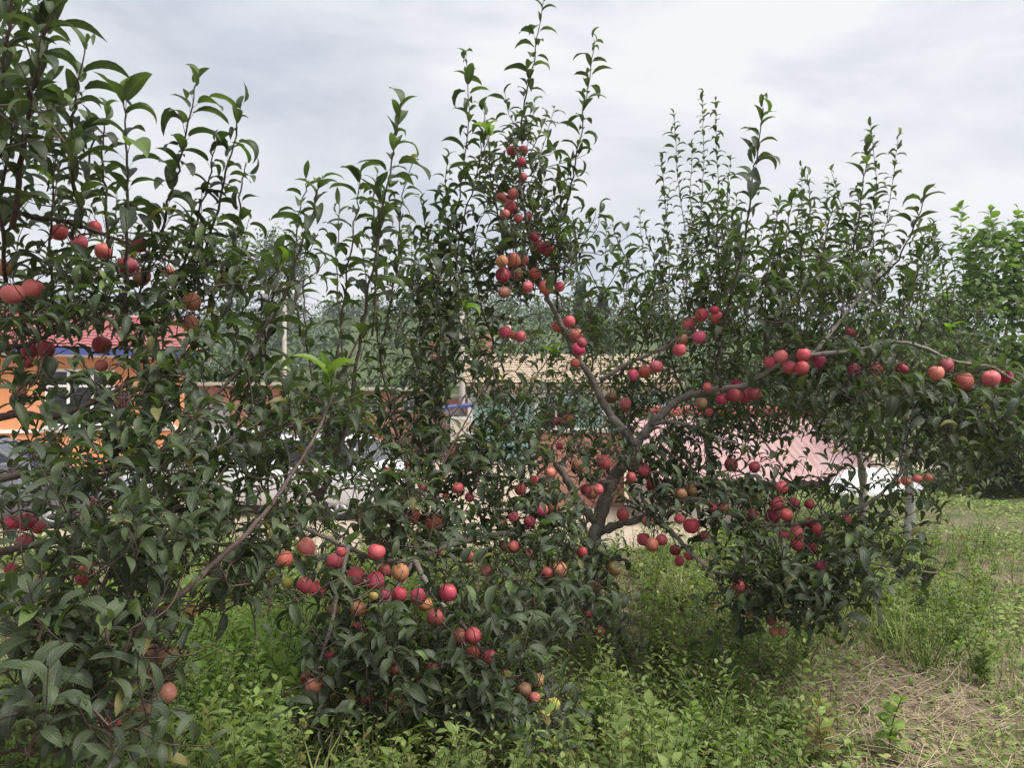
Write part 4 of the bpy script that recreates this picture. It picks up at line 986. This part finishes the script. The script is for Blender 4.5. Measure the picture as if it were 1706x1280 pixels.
# --- tan roofed house with turquoise wall
h2 = empty('house', (1.0, 25.5, YARD)); tag(h2, 'house with tan tiled roof, cream porch beam and turquoise wall', 'house')
X0, X1, EZ = -2.6, 4.4, 2.62
bx('wall', M_TURQ, h2, (X0 + .1, X1 - .1, 0.9, 6, 0, 2.2))
bx('upper_wall', M_CREAM, h2, (X0 + .06, X1 - .06, .86, 6.04, 2.203, EZ - .05))
bx('porch_beam', M_CREAM, h2, (X0, X1, -.15, .05, 2.24, EZ - .02))
bx('gutter', M_GREY, h2, (X0 - .1, X1 + .1, -.34, -.22, 2.16, 2.236))
for k in range(4): bx('porch_post', M_WHITE, h2, (X0 + .15 + k * 2.2, X0 + .32 + k * 2.2, -.12, .03, 0, 2.237))
rf = tile_roof('roof', M_TANTILE, h2, X0 - .2, X1 + .2, -.4, EZ, 3.2, EZ + 1.15, pitch=.26, row=.3)
tile_roof('rear_slope', M_TANTILE, rf, X0 - .2, X1 + .2, 6.6, EZ, 3.22, EZ + 1.15, pitch=.26, row=.3)
m = MB()
for gx in (X0, X1 - .12):
    m = MB(); m.add([(gx, .0, EZ - .02), (gx, 6.3, EZ - .02), (gx, 3.2, EZ + 1.06), (gx + .12, 0, EZ - .02), (gx + .12, 6.3, EZ - .02), (gx + .12, 3.2, EZ + 1.06)], tris=[(0, 2, 1), (3, 4, 5)], quads=[(0, 3, 5, 2), (1, 2, 5, 4)])
    m.build('gable', M_BRICK, h2)
bx('chimney', M_BRICK, rf, (-2.2, -1.75, 3.0, 3.4, EZ + .9, EZ + 1.9))
window(h2, -.2, 1.2, .9, .95, 1.95, mull=[.5]); window(h2, 2.2, 3.6, .9, .95, 1.95, mull=[2.9])
# --- low shed with faded pink sheet roof (stands in the yard right behind the bank)
s3 = empty('low_shed', (3.6, 13.0, YARD)); tag(s3, 'low shed with faded pink corrugated sheet roof and red ridge', 'shed')
for k in range(2, 7):
    nu = 36; u = np.linspace(0, .84, nu); v = np.linspace(0, 1, 9); x0 = -2.9 + k * .785
    wave = 0.014 * np.sin(u * 2 * math.pi / 0.14); tl = rng.normal(0, .012); sl = rng.uniform(-.06, .06)
    VV = np.stack([np.broadcast_to(u[None] + x0, (9, nu)), np.broadcast_to((-.2 + sl + (2.6 - sl) * v)[:, None], (9, nu)), (0.78 + .006 * (k % 2) * 3 + 1.0 * v)[:, None] + wave[None] + tl * (u - .4)[None] + 0.02 * np.sin(5 * v + k)[:, None]], -1)
    i = (np.arange(8)[:, None] * nu + np.arange(nu - 1)[None]).ravel()
    m = MB(); m.add(VV, quads=np.stack([i, i + 1, i + nu + 1, i + nu], -1)); m.add(VV - np.array([0, 0, .004]), quads=np.stack([i, i + nu, i + nu + 1, i + 1], -1))
    m.build('roof_sheet', M_PINK, s3, smooth=True)
bx('ridge', M_RED, s3, (-1.35, 2.6, 2.3, 2.62, 1.79, 1.98), bevel=.04)
bx('wall', M_CONC, s3, (-1.25, 2.5, 0, 2.3, -.05, .74))
bx('rear_wall', M_RED, s3, (-1.25, 2.5, 2.32, 2.5, -.05, 1.78))
bw = empty('brick_enclosure', (1.45, 15.2, YARD)); tag(bw, 'low salmon brick wall left of the pink roofed shed', 'wall')
bx('wall_body', M_BRICK, bw, (-.95, .75, 0, .24, -.05, 1.45)); bx('coping', M_CONC, bw, (-1.0, .8, -.04, .28, 1.453, 1.53), bevel=.015)
# --- white plastic sheet over a heap
def heap(name, lab, cat, x, y, rx, ry, h, mat, seed, z0=YARD):
    r_ = np.random.default_rng(seed); n, k = 40, 14; V = []
    for j in range(k):
        t = j / (k - 1)
        for i_ in range(n):
            a = 2 * math.pi * i_ / n
            rr = (1 - t) ** 0.6 * (1 + .12 * math.sin(3 * a + seed) + .06 * math.sin(7 * a + 2 * t)) if j < k - 1 else 0
            V.append((rx * rr * math.cos(a), ry * rr * math.sin(a), h * (1 - (1 - t) ** 1.8) + .05 * h * math.sin(9 * a + 4 * t) * (1 - t) - .04 + r_.normal(0, .012)))
    q = [(j * n + i_, j * n + (i_ + 1) % n, (j + 1) * n + (i_ + 1) % n, (j + 1) * n + i_) for j in range(k - 1) for i_ in range(n)]
    o = link(name, mesh_np(name, V, quads=q, mat=mat)); o.location = (x, y, z0); tag(o, lab, cat); return o
heap('covered_heap', 'heap under white plastic sheeting right of the pink roof', 'heap', 5.75, 12.4, 1.1, .8, 1.05, M_PLASTIC, 3)
heap('covered_heap', 'heap under black plastic left of the two-pane brick shed', 'heap', -5.6, 25, .75, .6, 1.55, M_DARK, 5)
# --- stones piled in the yard
for k in range(16):
    me = MB(); th = np.linspace(0, math.pi, 6); V = []
    rs = rng.uniform(.75, 1.15, (6, 7))
    for i_, t in enumerate(th):
        for j in range(7): V.append((math.sin(t) * math.cos(j * .898) * rs[i_, j], math.sin(t) * math.sin(j * .898) * rs[i_, j], math.cos(t) * .7 * rs[i_, 0]))
    me.add(V, quads=[(i_ * 7 + (j + 1) % 7, i_ * 7 + j, (i_ + 1) * 7 + j, (i_ + 1) * 7 + (j + 1) % 7) for i_ in range(5) for j in range(7)])
    o = me.build('stone', M_STONE, smooth=False)
    s_ = rng.uniform(.12, .24); lay = 0 if k < 10 else 1
    o.location = (-8.0 + rng.uniform(-.7, .7) * (1 - .4 * lay), 22.5 + rng.uniform(-.4, .4), YARD + .12 + lay * .24); o.scale = (s_,) * 3; o.rotation_euler = tuple(rng.uniform(0, 6, 3))
    tag(o, 'pale rough stone in the small pile behind the parked cars', 'stone', 'stones in the pile')
# --- poles
def pole(lab, px, d, top, r, cross=None, box=False, mat=M_CONC):
    x = (px - CX) / F * d; zz = max(YARD, float(ground_z(x, d)))
    g = empty('utility_pole', (x, d, zz)); tag(g, lab, 'pole')
    m = MB(); m.tube([(0, 0, -.2), (0.01, 0, (top - zz) * .5), (0, 0, top - zz)], [r * 1.15, r, r * .85], 12); m.build('post', mat, g, smooth=True)
    if cross:
        for c in cross:
            bx('crossarm', M_GREY, g, (-.75, .75, -.05 - r, .05 - r, c - zz - .05, c - zz + .05))
            for k in (-.65, -.3, .3, .65):
                m = MB(); m.tube([(k, -r, c - zz + .05), (k, -r, c - zz + .1), (k, -r, c - zz + .17)], [.035, .05, .03], 8); m.build('insulator', M_WHITE, g, smooth=True)
    if box:
        b_ = bx('meter_box', M_WHITE, g, (-.22, .24, -r - .24, -r - .01, 1.16, 1.74), bevel=.015)
        bx('box_door', M_CREAM, b_, (-.17, .19, -r - .255, -r - .242, 1.22, 1.68))
        bx('latch', M_DARK, b_, (.13, .16, -r - .27, -r - .256, 1.42, 1.5))
        m = MB(); m.hexa([(-.62, -r - .34, 1.86), (.3, -r - .34, 1.95), (-.62, -r + .1, 1.9), (.3, -r + .1, 2.0), (-.62, -r - .34, 1.91), (.3, -r - .34, 2.0), (-.62, -r + .1, 1.95), (.3, -r + .1, 2.05)]); m.build('blue_canopy', M_BLUE, g)
        m = MB(); m.tube(catmull([(.05, -r - .1, 1.16), (.2, -r - .2, .95), (.45, -r - .15, 1.0), (.3, -r - .05, 1.3), (.02, -r, 1.9)], 6), .012, 5); m.build('cable', M_DARK, g, smooth=True)
    return g
pole('tan concrete pole carrying a white meter box and blue canopy', 769, 17, 4.0, .065, box=True)
pole('thin pale pole standing behind the parked cars', 473, 24, 5.0, .07, cross=(4.7,))
pole('grey pole with crossarm above the tan tiled roof', 848, 34, 5.2, .1, cross=(4.0,))
wr = MB()
for dz in (0, .02):
    a = np.array([(473 - CX) / F * 24 - .3 + dz * 30, 24, 4.87]); b_ = np.array([(848 - CX) / F * 34 - .3 + dz * 30, 34, 4.17])
    t = np.linspace(0, 1, 14)[:, None]; wr.tube(a + (b_ - a) * t - np.array([[0, 0, 1.0]]) * (.5 * 4 * t * (1 - t)), .012, 4)
tag(wr.build('overhead_wire', M_DARK, smooth=True), 'pair of sagging overhead wires between the two poles', 'wire')

# --- cars
def car(lab, loc, rz, paint, L=4.3, W=1.74, Hh=1.46, suv=False):
    g = empty('car', loc, rz); tag(g, lab, 'car', 'cars parked in the yard')
    # x forward; cross-sections of the lower body
    st = [(-L/2, .42, .78, .62), (-L/2 + .08, .30, .96, .78), (-L/2 + .55, .24, 1.0, .85), (-.6, .22, .98, .87), (.7, .22, .96, .87), (L/2 - .75, .24, .86, .85), (L/2 - .2, .28, .74, .76), (L/2, .40, .62, .60)]
    ring = lambda x, z0, z1, hw: [(x, -hw * .92, z0), (x, -hw, z0 + .12), (x, -hw, (z0 + z1) / 2 + .06), (x, -hw * .95, z1 - .05), (x, -hw * .82, z1), (x, 0, z1 + .025), (x, hw * .82, z1), (x, hw * .95, z1 - .05), (x, hw, (z0 + z1) / 2 + .06), (x, hw, z0 + .12), (x, hw * .92, z0)]
    m = MB(); V = []; 
    for q in st: V += ring(*q)
    k = 11; qd = [(i_ * k + j, (i_ + 1) * k + j, (i_ + 1) * k + (j + 1) % k, i_ * k + (j + 1) % k) for i_ in range(len(st) - 1) for j in range(k)]
    n0 = len(V); V += [(-L/2, 0, .6), (L/2, 0, .5)]
    tr_ = [(j, (j + 1) % k, n0) for j in range(k)] + [((len(st) - 1) * k + (j + 1) % k, (len(st) - 1) * k + j, n0 + 1) for j in range(k)]
    m.add(V, tris=tr_, quads=qd); bd = m.build('body', paint, g, smooth=True)
    r0, r1 = (-L/2 + .25, L/2 - 1.55) if not suv else (-L/2 + .12, L/2 - 1.5)
    hw = W / 2
    def fr(x0, x1, z, y): return [(x0, -y, z), (x1, -y, z), (x0, y, z), (x1, y, z)]
    m = MB(); m.hexa(fr(r0, r1 + .35, .95, hw * .92) + fr(r0 + .52, r1 - .45, Hh - .07, hw * .70)); gl = m.build('window_glass', M_GLASS, g)
    m = MB(); m.hexa(fr(r0 + .46, r1 - .38, Hh - .085, hw * .73) + fr(r0 + .62, r1 - .58, Hh, hw * .58)); ro = m.build('roof', paint, g)
    md = ro.modifiers.new('bevel', 'BEVEL'); md.width = .03; md.segments = 2
    for sy in (-1, 1):
        for (xa, xb, tA) in ((r0 + .03, r0 + .5, .11), (-.12, -.1, .09), (r1 + .31, r1 - .43, .08)):
            m = MB(); m.hexa([(xa, sy * hw * .925, .96), (xa + tA, sy * hw * .925, .96), (xa, sy * hw * .905, .96), (xa + tA, sy * hw * .905, .96), (xb, sy * hw * .715, Hh - .06), (xb + tA, sy * hw * .715, Hh - .06), (xb, sy * hw * .69, Hh - .06), (xb + tA, sy * hw * .69, Hh - .06)])
            m.build('pillar', paint, g)
        for xw in (-L/2 + .82, L/2 - .86):
            m = MB(); a = np.linspace(0, 2 * math.pi, 25)
            m.tube(np.stack([xw + .25 * np.cos(a), np.full(25, sy * (hw - .09)), .31 + .25 * np.sin(a)], 1), .075, 8, cap=False); ty = m.build('wheel', M_TYRE, g, smooth=True)
            m = MB(); m.tube([(xw, sy * (hw - .12), .31), (xw, sy * (hw - .05), .31)], [.07, .05], 10)
            for q in range(5):
                an = q * 1.2566; m.tube([(xw, sy * (hw - .06), .31), (xw + .2 * math.cos(an), sy * (hw - .05), .31 + .2 * math.sin(an))], [.035, .03], 5)
            m.tube(np.stack([xw + .195 * np.cos(a), np.full(25, sy * (hw - .06)), .31 + .195 * np.sin(a)], 1), .02, 6, cap=False)
            m.build('rim', M_PAINTS, ty, smooth=True)
        bx('tail_light', M_LAMP, g, (-L/2 - .005, -L/2 + .16, sy * .55 - .13, sy * .55 + .13, .74, .93), bevel=.03)
        bx('headlight', M_HEAD, g, (L/2 - .3, L/2 - .06, sy * .55 - .14, sy * .55 + .14, .60, .72), bevel=.03)
        bx('mirror', paint, g, (r1 - .05, r1 + .1, sy * (hw + .1) - .08, sy * (hw + .1) + .08, .97, 1.1), bevel=.03)
    bx('rear_bumper', M_DARK, g, (-L/2 - .04, -L/2 + .1, -.7, .7, .33, .5), bevel=.03)
    bx('number_plate', M_WHITE, g, (-L/2 - .012, -L/2 + .09, -.22, .22, .62, .73))
    for sy in (-1, 1): bx('door_handle', M_GREY, bd, (-.75, -.58, sy * (hw + .005) - .012, sy * (hw + .005) + .012, .84, .87))
    return g
car('white hatchback with red tail light and alloy wheels in the yard', (-4.15, 14.6, YARD), R(168), M_PAINTW)
car('silver car with dark windows, further left than the white hatchback', (-6.6, 17.6, YARD), R(186), M_PAINTS)
car('dark grey car in front of the orange house', (-8.9, 13.2, YARD), R(12), M_PAINTG)

# ------------------------------------------------------------------ far trees and wooded hill
def clump_cloud(cx, cy, cz, rx, ry, rz, n, s, bottom=0.0):
    """leaf-sprays through a crown volume with an uneven outline"""
    u = norm(rng.normal(size=(n, 3))); rr = rng.random(n) ** 0.45
    lobes = 1 + 0.28 * np.sin(3 * np.arctan2(u[:, 1], u[:, 0]) + cx * 7) * np.sin(4 * u[:, 2] + cy) + 0.18 * np.sin(7 * u[:, 0] + 5 * u[:, 2] + cx)
    p = np.array([cx, cy, cz]) + u * (rr * lobes)[:, None] * np.array([rx, ry, rz])
    X = norm(u + rng.normal(0, .7, (n, 3))); Z = norm(np.array([0, 0, 1.0]) + rng.normal(0, .6, (n, 3)))
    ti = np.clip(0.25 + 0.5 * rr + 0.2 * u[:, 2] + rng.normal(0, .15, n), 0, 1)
    return p, X, Z, np.full(n, s) * rng.uniform(.6, 1.4, n), ti
def far_tree(lab, px, d, H, rx, n, s, shape='round', cat='tree', dark=0.0):
    x = (px - CX) / F * d; z0 = float(ground_z(x, d))
    g = empty('far_tree', (x, d, z0)); tag(g, lab, cat, 'trees beyond the village')
    m = MB(); m.tube([(0, 0, -.3), (.1, 0, H * .3), (0, .1, H * .85)], [H * .022, H * .016, H * .005], 7); tr_ = m.build('trunk', M_BARK, g, smooth=True)
    for k in range(7):
        a = k * 2.4; h = H * (.25 + .08 * k); m = MB(); m.tube([(0, 0, h), (rx * .4 * math.cos(a), rx * .4 * math.sin(a), h + H * .1), (rx * .7 * math.cos(a), rx * .7 * math.sin(a), h + H * .17)], [H * .009, H * .006, H * .002], 5); m.build('limb', M_BARK, tr_, smooth=True)
    parts = []
    if shape == 'round': parts = [(0, 0, H * .62, rx, rx, H * .38)] + [(rx * .5 * math.cos(k * 2.1), rx * .5 * math.sin(k * 2.1), H * (.4 + .1 * (k % 4)), rx * .55, rx * .55, H * .2) for k in range(5)]
    elif shape == 'poplar': parts = [(0, 0, H * .55, rx, rx, H * .46), (rx * .3, 0, H * .7, rx * .6, rx * .6, H * .25)]
    else: parts = [(0, 0, H * (.18 + .16 * k), rx * (1 - .18 * k), rx * (1 - .18 * k), H * .13) for k in range(6)]
    A_ = [clump_cloud(*q, n // len(parts), s) for q in parts]
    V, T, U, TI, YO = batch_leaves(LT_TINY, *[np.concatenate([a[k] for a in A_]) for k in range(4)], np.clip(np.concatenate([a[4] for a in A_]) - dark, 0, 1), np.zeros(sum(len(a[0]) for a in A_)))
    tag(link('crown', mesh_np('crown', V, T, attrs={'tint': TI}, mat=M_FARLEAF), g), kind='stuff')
far_tree('grey-green poplar on the skyline behind the left shoots', 382, 90, 17, 2.6, 1800, .42, 'poplar')
far_tree('tall poplar on the skyline just right of its neighbour', 440, 92, 16.5, 2.4, 1800, .42, 'poplar')
far_tree('shorter poplar, third on the skyline from the left', 480, 100, 15, 2.6, 1600, .42, 'poplar')
far_tree('dark conifer behind the main tree, left of two', 965, 48, 8.3, 1.9, 2200, .3, 'conifer', dark=.25)
far_tree('dark conifer behind the main tree, right of two', 1004, 52, 8.4, 2.0, 2200, .3, 'conifer', dark=.25)
far_tree('round green tree at the foot of the hill above the brick shed', 655, 44, 4.6, 2.2, 2400, .26, 'round')
far_tree('broad round tree behind the tan roofed house', 905, 45, 5.0, 2.6, 2400, .26, 'round')
far_tree('round tree right of the orange house roof', 345, 38, 4.8, 2.6, 2400, .26, 'round')
far_tree('bushy tree behind the orange house at left', 40, 40, 7.5, 3.2, 2400, .3, 'round')
far_tree('bushy tree behind the pink roofed shed', 1240, 30, 4.6, 2.6, 2600, .24, 'round')
far_tree('wide tree beyond the right end of the pink shed', 1480, 32, 6.2, 3.0, 2600, .26, 'round')
# wood on the hill: reads as one mass
pp = []
for k in range(620):
    y = rng.uniform(60, 165); x = rng.uniform(-0.75, 0.6) * y
    if y < 95 and rng.random() < .55: continue
    z = float(ground_z(x, y)); h = rng.uniform(2.2, 4.6)
    pp.append(clump_cloud(x, y, z + h * .5, h * .6, h * .6, h * .62, 90, .55))
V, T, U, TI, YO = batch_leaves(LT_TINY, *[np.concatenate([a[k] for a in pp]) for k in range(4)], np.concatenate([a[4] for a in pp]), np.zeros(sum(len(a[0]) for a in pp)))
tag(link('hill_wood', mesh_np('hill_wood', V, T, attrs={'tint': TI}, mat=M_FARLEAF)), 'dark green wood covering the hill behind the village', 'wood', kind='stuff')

# ------------------------------------------------------------------ ground cover
def blades(N, xf, yf, hmin, hmax, wdt, tfun, lean=.5):
    x, y = xf, yf; z = ground_z(x, y)
    h = rng.uniform(hmin, hmax, N); a = rng.uniform(0, 6.283, N); b_ = rng.uniform(0, 6.283, N); ln = rng.uniform(.1, lean, N) * h
    dx, dy = np.cos(a) * ln, np.sin(a) * ln; wx, wy = np.cos(b_) * wdt, np.sin(b_) * wdt
    p0 = np.stack([x, y, z - .01], 1); wv = np.stack([wx, wy, np.zeros(N)], 1)
    m1 = p0 + np.stack([dx * .35, dy * .35, h * .6], 1); tp = p0 + np.stack([dx, dy, h], 1)
    V = np.stack([p0 - wv, p0 + wv, m1 - wv * .8, m1 + wv * .8, tp], 1).reshape(-1, 3)
    t = np.array([(0, 1, 3), (0, 3, 2), (2, 3, 4)])[None] + (np.arange(N) * 5)[:, None, None]
    return V, t.reshape(-1, 3), np.repeat(tfun(x, y, N), 5)
def wedge(N, y0, y1, xl, xr, p=1.6):
    """denser near the path in front, thinner with distance"""
    y = y0 + (y1 - y0) * rng.random(N) ** p
    x = (xl + (xr - xl) * rng.random(N)) * y
    return x, y
def bare_mask(x, y):   # trodden, strawy strip along the right of the row
    u = (x - 1.25) - 0.33 * (y - 3.2)
    return np.clip(1.15 - np.abs(u - .5) / .8 + .35 * np.sin(2.7 * x + 1.7 * y) * np.sin(3.3 * y - x), 0, 1) * np.clip((4.7 - y) / .7, 0, 1)
x, y = wedge(24000, 2.3, 8.5, -.85, .95); k = rng.random(len(x)) > bare_mask(x, y) * .93; x, y = x[k], y[k]
under = (x < .62 * y * .6 + .4)
V, T, TI = blades(len(x), x, y, .03, .15, .0032, lambda x, y, n: np.clip(rng.beta(2, 2.5, n) * .85 + .25 * bare_mask(x, y), 0, 1), .9)
cx_, cy_ = wedge(70, 2.6, 7.5, -.5, .6, 1.3); kk = rng.random(70) > bare_mask(cx_, cy_); cx_, cy_ = cx_[kk], cy_[kk]
gx = np.repeat(cx_, 34) + rng.normal(0, .045, len(cx_) * 34); gy = np.repeat(cy_, 34) + rng.normal(0, .045, len(cx_) * 34); cb_ = np.repeat(rng.uniform(.1, .8, len(cx_)), 34)
Vg, Tg, TIg = blades(len(gx), gx, gy, .12, .4, .0038, lambda x, y, n: np.clip(cb_ + rng.normal(0, .1, n), 0, 1), 1.0)
T = np.vstack([T, Tg + len(V)]); V = np.vstack([V, Vg]); TI = np.concatenate([TI, TIg])
tag(link('grass', mesh_np('grass', V, T, attrs={'tint': TI}, mat=M_GRASS)), 'green grass growing between the weeds under the trees', 'grass', kind='stuff')
x, y = wedge(26000, 3.2, 16.5, .18, 1.0, 1.25)
k = (rng.random(len(x)) > bare_mask(x, y) * .85); x, y = x[k], y[k]
V, T, TI = blades(len(x), x, y, .02, .08, .004, lambda x, y, n: np.clip(.25 + rng.beta(2, 2.5, n) * .7, 0, 1), 1.6)
n = 60000; x, y = wedge(n, 3.0, 16.5, .16, 1.0, 1.3)
patch = np.sin(x * 2.3 + 1.5 * np.sin(y * 1.1)) + np.sin(y * 1.9 + x) ; k = rng.random(n) < np.clip(.62 + .3 * patch, .08, 1) * (1 - .9 * bare_mask(x, y)); x, y = x[k], y[k]; n = len(x)
a = rng.uniform(0, 6.28, n); el = rng.uniform(-.2, .5, n)
V2, T2, U, TI2, YO = batch_leaves(LT_TINY, np.stack([x, y, ground_z(x, y) + rng.uniform(.005, .06, n)], 1), np.stack([np.cos(a) * np.cos(el), np.sin(a) * np.cos(el), np.sin(el)], 1), np.array([[0, 0, 1.]]) + rng.normal(0, .3, (n, 3)), rng.uniform(.02, .045, n) * (1 + .05 * y), np.clip(.2 + rng.beta(2, 2.4, n) * .62, 0, 1), np.zeros(n))
tag(link('meadow', mesh_np('meadow', np.vstack([V, V2]), np.vstack([T, T2 + len(V)]), attrs={'tint': np.concatenate([TI, TI2])}, mat=M_GRASS)), 'short pale green meadow cover on the right', 'grass', kind='stuff')
# dry stalks and straw
x, y = wedge(7000, 2.5, 7.0, -.1, .9); bm = bare_mask(x, y); k = rng.random(len(x)) < .10 + .9 * bm; x, y = x[k], y[k]
m = MB()
for a, b_ in zip(x, y):
    z = float(ground_z(a, b_)); th = rng.uniform(0, 6.28); ln = rng.uniform(.06, .34)
    e_ = np.array([math.cos(th), math.sin(th), rng.uniform(-.02, .35)]) * ln
    p = np.array([a, b_, z + .012]); m.tube([p, p + e_ * .5 + np.array([0, 0, .012]) + rng.normal(0, .018, 3), p + e_], rng.uniform(.0006, .0017), 3, cap=False)
M_STRAW = mat_plain('dry_straw', (0.40, 0.32, 0.22), .3, 5, .9)
tag(m.build('straw', M_STRAW), 'dry straw and stalks on the trodden strip', 'straw', kind='stuff')
# small leaf litter and mown clippings
x, y = wedge(16000, 2.5, 7.5, .0, .9); k = rng.random(len(x)) < .15 + .85 * bare_mask(x, y); x, y = x[k], y[k]; n = len(x)
p = np.stack([x, y, ground_z(x, y) + .008], 1); a = rng.uniform(0, 6.28, n)
V, T, U, TI, YO = batch_leaves(LT_TINY, p, np.stack([np.cos(a), np.sin(a), rng.normal(0, .2, n)], 1), np.array([[0, 0, 1.]]) + rng.normal(0, .3, (n, 3)), rng.uniform(.012, .04, n), rng.uniform(.7, 1, n), np.zeros(n))
tag(link('leaf_litter', mesh_np('leaf_litter', V, T, attrs={'tint': TI}, mat=M_GRASS)), 'dry brown leaf litter and clippings on the ground', 'leaf litter', kind='stuff')
# leafy weeds
def dry(a, b_): return .06 + .4 * math.exp(-((a - 1.0) / .7) ** 2 - ((b_ - 5.6) / .9) ** 2)
def weed_leaves(N, x, y, hmin, hmax, L, per, yo_fun):
    P_, X_, Z_, S_, T_, Y_ = [], [], [], [], [], []; stems = MB()
    for a, b_ in zip(x, y):
        h = rng.uniform(hmin, hmax); z = float(ground_z(a, b_)); q = np.array([rng.normal(0, .25), rng.normal(0, .25), 1.0]); q /= np.linalg.norm(q)
        k = per; t = np.linspace(.12, 1, k); an = np.arange(k) * 2.399 + rng.uniform(0, 6)
        pt = np.array([a, b_, z]) + t[:, None] * h * q + np.stack([np.cos(an), np.sin(an), np.zeros(k)], 1) * .004
        el = rng.uniform(.0, .75, k)
        P_.append(pt); X_.append(np.stack([np.cos(an) * np.cos(el), np.sin(an) * np.cos(el), np.sin(el)], 1)); Z_.append(np.tile([[0, 0, 1.]], (k, 1)) + rng.normal(0, .25, (k, 3)))
        S_.append(L * rng.choice([.6, .8, 1, 1.3, 1.9], p=[.25, .25, .25, .15, .1]) * rng.uniform(.6, 1.25, k) * (1 - .45 * t)); base_t = rng.uniform(.05, .6) if rng.random() > dry(a, b_) else rng.uniform(.9, 1.05)
        T_.append(np.clip(base_t + rng.normal(0, .1, k), 0, 1)); Y_.append(np.full(k, yo_fun(a, b_)) * (.4 + .6 * t))
        stems.tube([np.array([a, b_, z - .01]), np.array([a, b_, z]) + h * q], [.0022, .001], 3, cap=False)
    return np.vstack(P_), np.vstack(X_), np.vstack(Z_), np.concatenate(S_), np.concatenate(T_), np.concatenate(Y_), stems
lush = lambda a, b_: float(np.clip(.9 - (((a + 1.35) / .95) ** 2 + ((b_ - 4.1) / 1.5) ** 2) * .55, 0, .9)) + .05
x, y = wedge(3300, 2.5, 8.0, -.8, .62, 1.5); k = rng.random(len(x)) > np.clip(bare_mask(x, y) * 1.3, 0, 1); x, y = x[k], y[k]
W = weed_leaves(len(x), x, y, .08, .48, .052, 24, lush)
V, T, U, TI, YO = batch_leaves(LT_TINY, *W[:6])
wd = link('weeds', mesh_np('weeds', V, T, attrs={'luv': U, 'tint': TI, 'young': YO}, mat=M_WEED)); wd.color = (0, 0, 0, 1)
tag(wd, 'mixed leafy green weeds covering the ground under the trees', 'weeds', kind='stuff')
tag(W[6].build('weed_stems', M_TWIG, wd), kind='stuff')
x = rng.normal(-1.35, .55, 420); y = rng.normal(4.1, .75, 420); k = (y > 2.9); x, y = x[k], y[k]
W = weed_leaves(len(x), x, y, .2, .6, .055, 34, lambda a, b_: rng.uniform(.3, 1))
V, T, U, TI, YO = batch_leaves(LT_TINY, *W[:6])
wd = link('lush_weeds', mesh_np('lush_weeds', V, T, attrs={'luv': U, 'tint': TI, 'young': YO}, mat=M_WEED)); wd.color = (0, 0, 0, 1)
tag(wd, 'bright fresh green weeds in the gap at lower left', 'weeds', kind='stuff')
tag(W[6].build('weed_stems', M_TWIG, wd), kind='stuff')
# single weed plants that stand out in front
def weed_plant(lab, px, py, h, L, n, young):
    c = math.cos(PITCH); d_ = 3.0
    for _ in range(30):
        q = P(px, py, d_); d_ += (q[2] - float(ground_z(q[0], d_))) * 2.2
    q = P(px, py, d_); q[2] = float(ground_z(q[0], d_))
    g = empty('weed_plant', q); tag(g, lab, 'weed', 'weed plants in the foreground')
    m = MB(); s_ = catmull([(0, 0, -.02), (.02, .01, h * .5), (.05, -.01, h)], 5); m.tube(s_, np.linspace(.004, .0018, len(s_)), 6); m.build('stem', M_GRASS, g, smooth=True)
    lm = leaf_meshes('weed', LT_ROUND, M_WEED)
    for k in range(n):
        t = .15 + .85 * k / n; an = k * 2.399; o = link('leaf', lm[k % 3], g)
        o.location = tuple(s_[int(t * (len(s_) - 1))]); o.rotation_euler = (rng.normal(0, .25), -rng.uniform(-.1, .6), an); o.scale = (L * (1.15 - .6 * t) * rng.uniform(.8, 1.2),) * 3
        o.color = (young, rng.uniform(.1, .6), 0, 1)
weed_plant('bright broad-leaved weed at bottom centre right', 1140, 1270, .24, .085, 12, .8)
weed_plant('green weed with large leaves below the yellow apples', 985, 1255, .26, .085, 12, .45)
weed_plant('tall weed in front of the trodden strip', 1480, 1262, .24, .075, 20, .35)
weed_plant('low bright weed at the bottom left', 330, 1270, .22, .09, 12, .6)
weed_plant('weed with wide leaves at bottom, left of centre', 640, 1265, .2, .09, 11, .35)
weed_plant('fresh green weed at the edge of the meadow', 1590, 1110, .16, .05, 12, .8)
print('objects', len(bpy.data.objects), 'tris', sum(len(o.data.loops) - 2 * len(o.data.polygons) for o in bpy.data.objects if o.type == 'MESH' and o.name.split('.')[0] != 'leaf'))

# ------------------------------------------------------------------ thin air between here and the hill
hz = MB(); hz.box(-305, 305, -30, 315, -2.8, 40)
hm = bpy.data.materials.new('thin_haze'); hm.use_nodes = True; hn = hm.node_tree; hn.nodes.clear()
ho = hn.nodes.new('ShaderNodeOutputMaterial'); hv = hn.nodes.new('ShaderNodeVolumePrincipled')
hv.inputs['Color'].default_value = (0.80, 0.86, 0.93, 1); hv.inputs['Density'].default_value = 0.0010; hv.inputs['Anisotropy'].default_value = 0.2
hn.links.new(hv.outputs[0], ho.inputs['Volume'])
tag(hz.build('haze', hm), 'thin pale haze in the air towards the hill', 'haze', kind='stuff')
